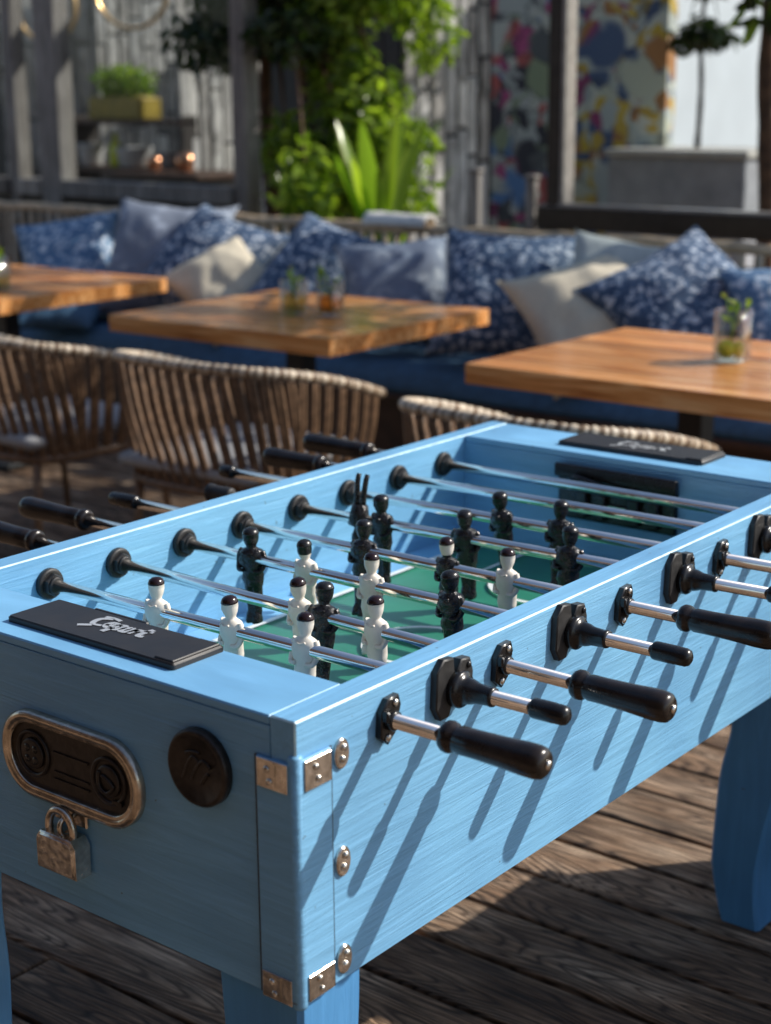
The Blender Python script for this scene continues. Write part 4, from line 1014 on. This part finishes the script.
b = MB(); b.box(-3.1, 0.5, -1.4, 4.6, 3.41, 3.55); b.build('roof', 'concrete', hs)

fc = thing('added_fill_building', (0, -5.2, 0), 'unseen timber clad building added behind the viewpoint for warm fill light', 'building')  # unseen building, added to bounce warm fill onto the table's near end
b = MB(); b.box(-11, 9, -0.4, 0, 0, 5.2); b.build('wall', 'added_facade', fc)  # wall of the added fill building
for x in (-8.5, -5.0, -1.5, 2.0, 5.5):
    b = MB(); b.box(x-0.9, x+0.9, 0.002, 0.06, 0.9, 2.7); b.build('window', 'beam', fc)  # window of the added fill building
b = MB(); b.box(-11.3, 9.3, -0.6, 0.4, 5.201, 5.4); b.build('roof', 'dark_wood', fc)  # roof of the added fill building
pg = thing('added_pergola', (0, -3.2, 0), 'unseen dark timber slat roof added behind the viewpoint to dim the sky fill', 'added_pergola')  # unseen slats, added to cut the sky fill and darken the rod reflections
b = MB()
for k in range(9):
    b.box(-8, 6, -1.75+0.44*k, -1.75+0.44*k+0.20, 2.86, 3.0, 0)
b.build('added_slats', 'bench_wood', pg)
b = MB()
for x in (-7.5, -3.2, 1.8, 5.5): b.box(x-0.06, x+0.06, -1.9, 2.1, 2.70, 2.858, 0)
b.build('added_beams', 'dark_wood', pg)
for x in (-7.5, 5.5):
    for y in (-1.7, 1.9):
        b = MB(); b.box(x-0.06, x+0.06, y-0.06, y+0.06, 0, 2.698, 0); b.build('post', 'dark_wood', pg)  # post of the added pergola
pl2 = thing('added_shadow_box', (0.48, 1.74, 0), 'tall plank box added out of view beside the football table to shadow the deck', 'planter')  # unseen blocker, added to cast shade on the deck beside the rear leg
b = MB()
for k in range(6): b.box(-0.33, 0.33, -0.29, 0.29, 0.02+0.118*k, 0.02+0.118*k+0.112, 0, bev=0.004)
b.build('box', 'bench_wood', pl2)
b = MB(); b.box(-0.35, 0.35, -0.31, 0.31, 0.729, 0.75, 0, bev=0.004); b.build('rim', 'bench_wood', pl2)  # rim of the added shadow box
# ------------------------------------------------------------------ light
S = Vector((1.0, 1.18, 1.17)).normalized()
sun = bpy.data.lights.new('sun', 'SUN'); sun.energy = 5.0; sun.angle = R(0.5); sun.color = (1.0, 0.945, 0.86)
so = bpy.data.objects.new('sun', sun); C.objects.link(so); so.rotation_mode = 'QUATERNION'; so.rotation_quaternion = S.to_track_quat('Z', 'Y'); so.location = (4, 5, 6)
w = bpy.data.worlds.new('World'); bpy.context.scene.world = w; w.use_nodes = True
nt = w.node_tree; bg = nt.nodes['Background']
sk = nt.nodes.new('ShaderNodeTexSky'); sk.sky_type = 'NISHITA'; sk.sun_disc = False
sk.sun_elevation = math.asin(S.z); sk.sun_rotation = math.atan2(S.x, S.y)
nt.links.new(sk.outputs[0], bg.inputs['Color']); bg.inputs['Strength'].default_value = 0.14

# ------------------------------------------------------------------ camera
cam = bpy.data.cameras.new('camera'); co = bpy.data.objects.new('camera', cam); C.objects.link(co)
cx, cy, cz, yaw, pit, f, roll = 1.0859, -1.2039, 0.6591, -0.672746, -0.256968, 1611.33, -0.0070987
d = Vector((math.sin(yaw)*math.cos(pit), math.cos(yaw)*math.cos(pit), math.sin(pit)))
r = Vector((math.cos(yaw), -math.sin(yaw), 0)); u = r.cross(d)
r2 = r*math.cos(roll)+u*math.sin(roll); u2 = u*math.cos(roll)-r*math.sin(roll)
co.matrix_world = Matrix(((r2.x, u2.x, -d.x, cx), (r2.y, u2.y, -d.y, cy), (r2.z, u2.z, -d.z, cz+ZT), (0, 0, 0, 1)))
cam.sensor_fit = 'VERTICAL'; cam.sensor_height = 36.0; cam.lens = f/1024*36.0
cam.clip_start = 0.05; cam.clip_end = 500
cam.dof.use_dof = True; cam.dof.focus_distance = 2.15; cam.dof.aperture_fstop = 3.8; cam.dof.aperture_blades = 0
sc = bpy.context.scene; sc.camera = co
sc.view_settings.view_transform = 'Standard'; sc.view_settings.look = 'None'; sc.view_settings.exposure = 0
sc.render.resolution_x = 771; sc.render.resolution_y = 1024
